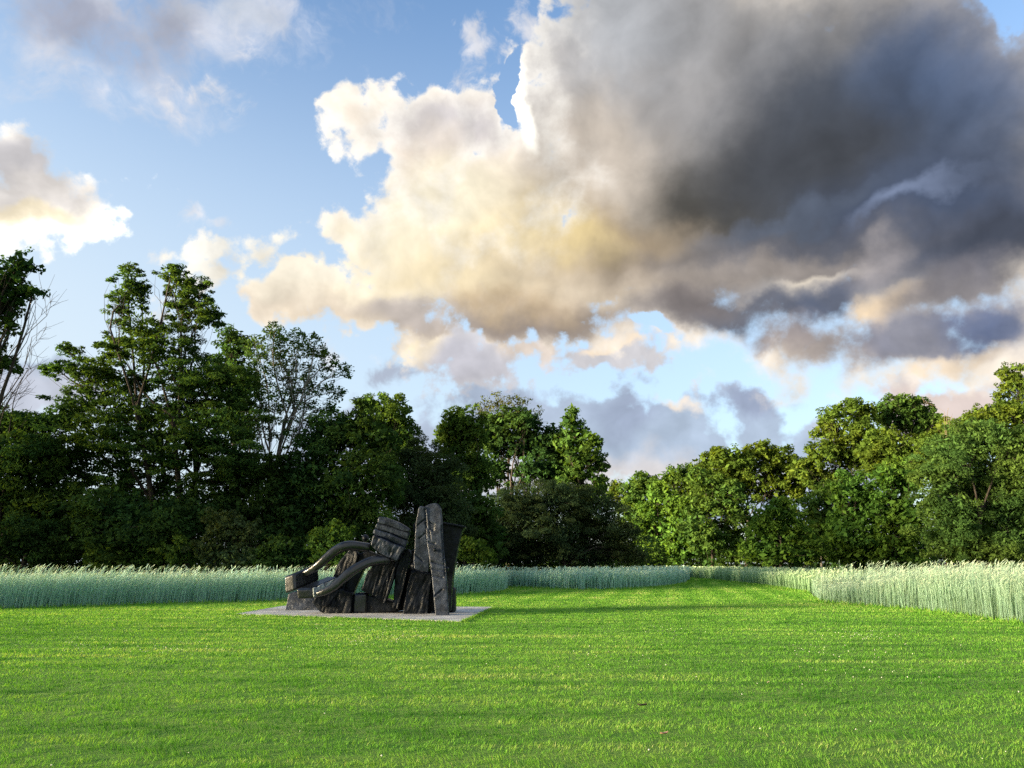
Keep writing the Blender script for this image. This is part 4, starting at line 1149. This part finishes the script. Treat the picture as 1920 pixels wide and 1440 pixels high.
outline("ledge", [(828, 978.5), (850, 982.0), (873, 986.5), (873, 990), (850, 986), (828, 982)], 25.2, 1.15, seed=5, voxel=0.02, amp=0.006, bevel=0.01, label="thin horizontal ledge behind the tall slab")
box3("small_block", (841, 1149.5), 25.9, ((0.20, 0.03, 0), (0.03, 0.45, 0), (-0.01, 0, 0.80)), BRONZE, "small upright block behind the tall slab's foot", seed=6)
for (px, py, r, Y) in ((776.5, 1061, 0.115, 25.0), (837, 1067, 0.09, 24.8), (685, 1009, 0.12, 26.0), (815, 1031, 0.06, 24.55)):
    bm = bmesh.new(); bmesh.ops.create_icosphere(bm, subdivisions=3, radius=r, matrix=Matrix.Translation(at(px, py, Y) - ORG) @ Matrix.Diagonal((1, 1.4, 1.05, 1)))
    link(bpy.data.objects.new("knob", rough_mesh("knob", bm, 0.022, 0.012, 5.0, BRONZE, seed=px)), ST)
outline("rim_fragment", [(774, 985), (780, 977), (783, 985), (781, 1002), (774, 996)], 25.5, 0.3, seed=7)

# layered, tilted block in the middle
outline("layered_block", [(709, 971), (713, 968.5), (722, 970), (745, 978), (766, 990), (768, 997), (752, 994), (730, 985), (708, 980)], 25.1, 0.75, slope=0.08, mat=BRONZE_LIT, seed=8, amp=0.014, ridge=0.02, label="bent capping layer of the tilted block", ridge_dir=(1, 0, -0.35))
outline("layered_block", [(704, 984), (708, 981), (730, 986), (752, 995), (768, 999), (764, 1012), (745, 1005), (722, 996), (703, 991)], 25.2, 0.7, slope=0.08, mat=BRONZE_LIT, seed=9, amp=0.022, ridge=0.02, label="second layer of the tilted block", ridge_dir=(1, 0, -0.35))
outline("layered_block", [(700, 1001), (702, 992), (722, 998), (745, 1007), (763, 1014), (760, 1026), (742, 1020), (718, 1010)], 25.12, 0.7, slope=0.08, mat=BRONZE_LIT, seed=10, amp=0.026, ridge=0.025, label="third layer of the tilted block", ridge_dir=(1, 0, -0.35))
outline("layered_block", [(697, 1006), (700, 1002), (718, 1011), (742, 1021), (759, 1027), (750, 1043), (744, 1052), (731, 1047), (716, 1040), (698, 1027), (694, 1018)], 25.05, 0.75, slope=0.1, lean=-0.05, seed=11, amp=0.032, ridge=0.02, mat=BRONZE_LIT, label="crumpled lowest lump of the tilted block")
# ridged shaft and dark plates below
outline("ridged_shaft", [(741, 1054), (750, 1044), (765, 1028), (769, 1036), (766, 1060), (760, 1090), (752, 1120), (747, 1143), (736, 1140), (739, 1110), (740, 1085)], 25.35, 0.55, slope=-0.1, ridge=0.028, amp=0.03, seed=12)
outline("tilted_plate", [(690, 1071), (700, 1058), (721, 1047), (741, 1052), (736, 1075), (727, 1105), (719, 1130), (704, 1120), (694, 1115), (676, 1106), (682, 1090)], 25.5, 0.6, slope=0.15, ridge=0.03, amp=0.012, seed=13, label="dark tilted plate with grooves down its right side")
outline("tilted_plate", [(740, 1056), (744, 1054), (738, 1085), (727, 1118), (721, 1132), (717, 1130), (724, 1108), (733, 1080)], 25.25, 0.3, amp=0.01, ridge=0.03, seed=14, label="narrow grooved fin beside the dark plate")
outline("dark_core", [(755, 1040), (775, 1030), (790, 1040), (790, 1100), (775, 1140), (745, 1146), (742, 1100), (752, 1070)], 26.0, 0.8, seed=15, amp=0.02)
outline("dark_core", [(812, 1082), (820, 1080), (830, 1148), (803, 1148)], 25.6, 0.5, seed=16, amp=0.012)
# left upright shard and its backing plate
outline("shard", [(655, 1031), (661, 1029.5), (669, 1034), (673, 1045), (663, 1062), (651, 1082), (646, 1106), (634, 1110), (622, 1090), (629, 1070), (638, 1050)], 25.6, 0.45, slope=-0.12, ridge=0.022, amp=0.03, lean=0.04, seed=17)
outline("shard", [(652, 1080), (668, 1062), (683, 1066), (672, 1090), (661, 1115), (640, 1116), (645, 1100)], 25.8, 0.4, seed=18, amp=0.012, label="dark plate leaning behind the left shard")
outline("shard", [(666, 1040), (690, 1032), (716, 1042), (720, 1050), (690, 1062), (672, 1066)], 25.7, 0.5, seed=19, amp=0.02, label="dark joint where both curved arms meet")
# bases
outline("base_wedge", [(541, 1112), (553, 1108), (583, 1117), (592, 1126), (600, 1145.5), (534, 1145)], 27.1, 0.9, slope=-0.06, mat=BRONZE_LIT, seed=20, amp=0.018, lean=0.22, label="sloping grey wedge at the left end")
outline("foot_lump", [(586, 1128), (604, 1114), (622, 1106), (640, 1104), (659, 1112), (659, 1152), (640, 1153), (612, 1153), (600, 1147), (592, 1138)], 25.4, 0.8, seed=21, amp=0.035, ridge=0.02)
outline("foot_fold", [(594, 1114), (606, 1110), (630, 1105), (638, 1106), (629, 1117), (620, 1130), (612, 1139), (600, 1137), (586, 1129)], 25.15, 0.25, slope=0.2, lean=0.25, seed=22, amp=0.03, ridge=0.02, label="crumpled flap folded over the foot")
box3("base_block", (659, 1152), 25.55, ((0.46, 0.02, 0), (0.10, 0.8, 0), (0.02, 0, 0.66)), BRONZE_SMOOTH, seed=23, amp=0.006)
outline("base_block", [(686, 1115), (716, 1122), (738, 1128), (746, 1147), (716, 1149), (684, 1151)], 25.65, 0.9, seed=24, amp=0.012)

# box ends of the two arms
box3("box_end", (534, 1113.5), 24.95, ((0.34, -0.10, 0.10), (0.56, 0.80, 0.30), (-0.07, 0.02, 0.52)), BRONZE_SMOOTH, "black box end of the upper curved arm", seed=25, amp=0.005, bevel=0.03)
A_, B_, C_ = Vector((0.47, -0.02, 0.02)), Vector((0.70, 1.0, 0.36)), Vector((-0.06, 0.0, 0.31))
box3("box_end", (557, 1124), 24.6, (A_, B_, C_), BRONZE_SMOOTH, "box end of the lower curved arm, its right side greenish and worn", seed=26, amp=0.006, bevel=0.03)
nrm = C_.cross(B_).normalized()
nrm = nrm if nrm.x > 0 else -nrm
def worn_side():
    o0 = at(557, 1124, 24.6) - ORG + A_ + nrm * 0.002 + B_ * 0.04 + C_ * 0.06
    bm = bmesh.new(); a, b, c = nrm * 0.045, B_ * 0.92, C_ * 0.88
    vs = [bm.verts.new(o0 + a * i + b * j + c * k) for k in (0, 1) for j in (0, 1) for i in (0, 1)]
    for f in ((0, 1, 3, 2), (4, 6, 7, 5), (0, 4, 5, 1), (2, 3, 7, 6), (0, 2, 6, 4), (1, 5, 7, 3)): bm.faces.new([vs[i] for i in f])
    bmesh.ops.recalc_face_normals(bm, faces=bm.faces[:])
    o = link(bpy.data.objects.new("worn_face", rough_mesh("worn_face", bm, 0.018, 0.02, 7.0, BRONZE_WORN, 0.015, seed=27)), ST)
    o["label"] = "pale worn pitted side of the lower box end"
worn_side()
outline("dark_core", [(793, 1062), (812, 1062), (814, 1100), (806, 1150), (796, 1150)], 25.55, 0.4, seed=28, amp=0.01)

def arm(name, pts, radii, label):
    """curved bar with a flattened round section"""
    P = np.array([tuple(at(px, py, Y) - ORG) for (px, py, Y) in pts])
    n0 = len(P); t = np.linspace(0, n0 - 1, 40)
    # smooth path through the points
    def cr(A):
        out = []
        for s in t:
            i = min(int(s), n0 - 2); f = s - i
            p0, p1, p2, p3 = A[max(i - 1, 0)], A[i], A[i + 1], A[min(i + 2, n0 - 1)]
            out.append(0.5 * (2 * p1 + (p2 - p0) * f + (2 * p0 - 5 * p1 + 4 * p2 - p3) * f * f + (3 * p1 - p0 - 3 * p2 + p3) * f ** 3))
        return np.array(out)
    C = cr(P); Rr = cr(np.array(radii)[:, None])[:, 0]
    T = unit(np.gradient(C, axis=0)); side = unit(np.cross(T, np.array((0.0, 1.0, 0.0)))); dep = np.cross(side, T)
    bm = bmesh.new(); k = 20; rings = []
    for i in range(len(C)):
        rg = []
        for a in np.linspace(0, 2 * pi, k, endpoint=False):
            ca, sa = cos(a), sin(a)
            u = np.sign(ca) * abs(ca) ** 0.7; v = np.sign(sa) * abs(sa) ** 0.7
            rg.append(bm.verts.new(C[i] + 1.24 * Rr[i] * (u * side[i] + 1.15 * v * dep[i])))
        rings.append(rg)
    for i in range(len(C) - 1):
        for j in range(k):
            bm.faces.new((rings[i][j], rings[i][(j + 1) % k], rings[i + 1][(j + 1) % k], rings[i + 1][j]))
    bm.faces.new(rings[0]); bm.faces.new(rings[-1][::-1])
    bmesh.ops.recalc_face_normals(bm, faces=bm.faces[:])
    me = rough_mesh(name, bm, 0.022, 0.006, 2.0, BRONZE_SMOOTH, seed=len(pts))
    o = link(bpy.data.objects.new(name, me), ST); o["label"] = label
arm("curved_arm", [(692, 1027, 25.3), (676, 1025, 25.2), (660, 1023, 25.1), (644, 1025, 25.0), (627, 1034, 25.0), (612, 1047, 25.0), (597, 1060, 25.05), (580, 1071, 25.2), (563, 1080, 25.3)],
    [0.12, 0.125, 0.125, 0.125, 0.12, 0.115, 0.105, 0.09, 0.085], "upper curved arm sweeping down to the left box end")
arm("curved_arm", [(728, 1051, 25.2), (712, 1051, 25.0), (695, 1053, 24.8), (676, 1061, 24.65), (658, 1072, 24.55), (642, 1086, 24.5), (626, 1100, 24.45), (610, 1109, 24.45), (595, 1114, 24.5)],
    [0.12, 0.125, 0.125, 0.12, 0.12, 0.115, 0.105, 0.09, 0.07], "lower curved arm bending down to the front box end")
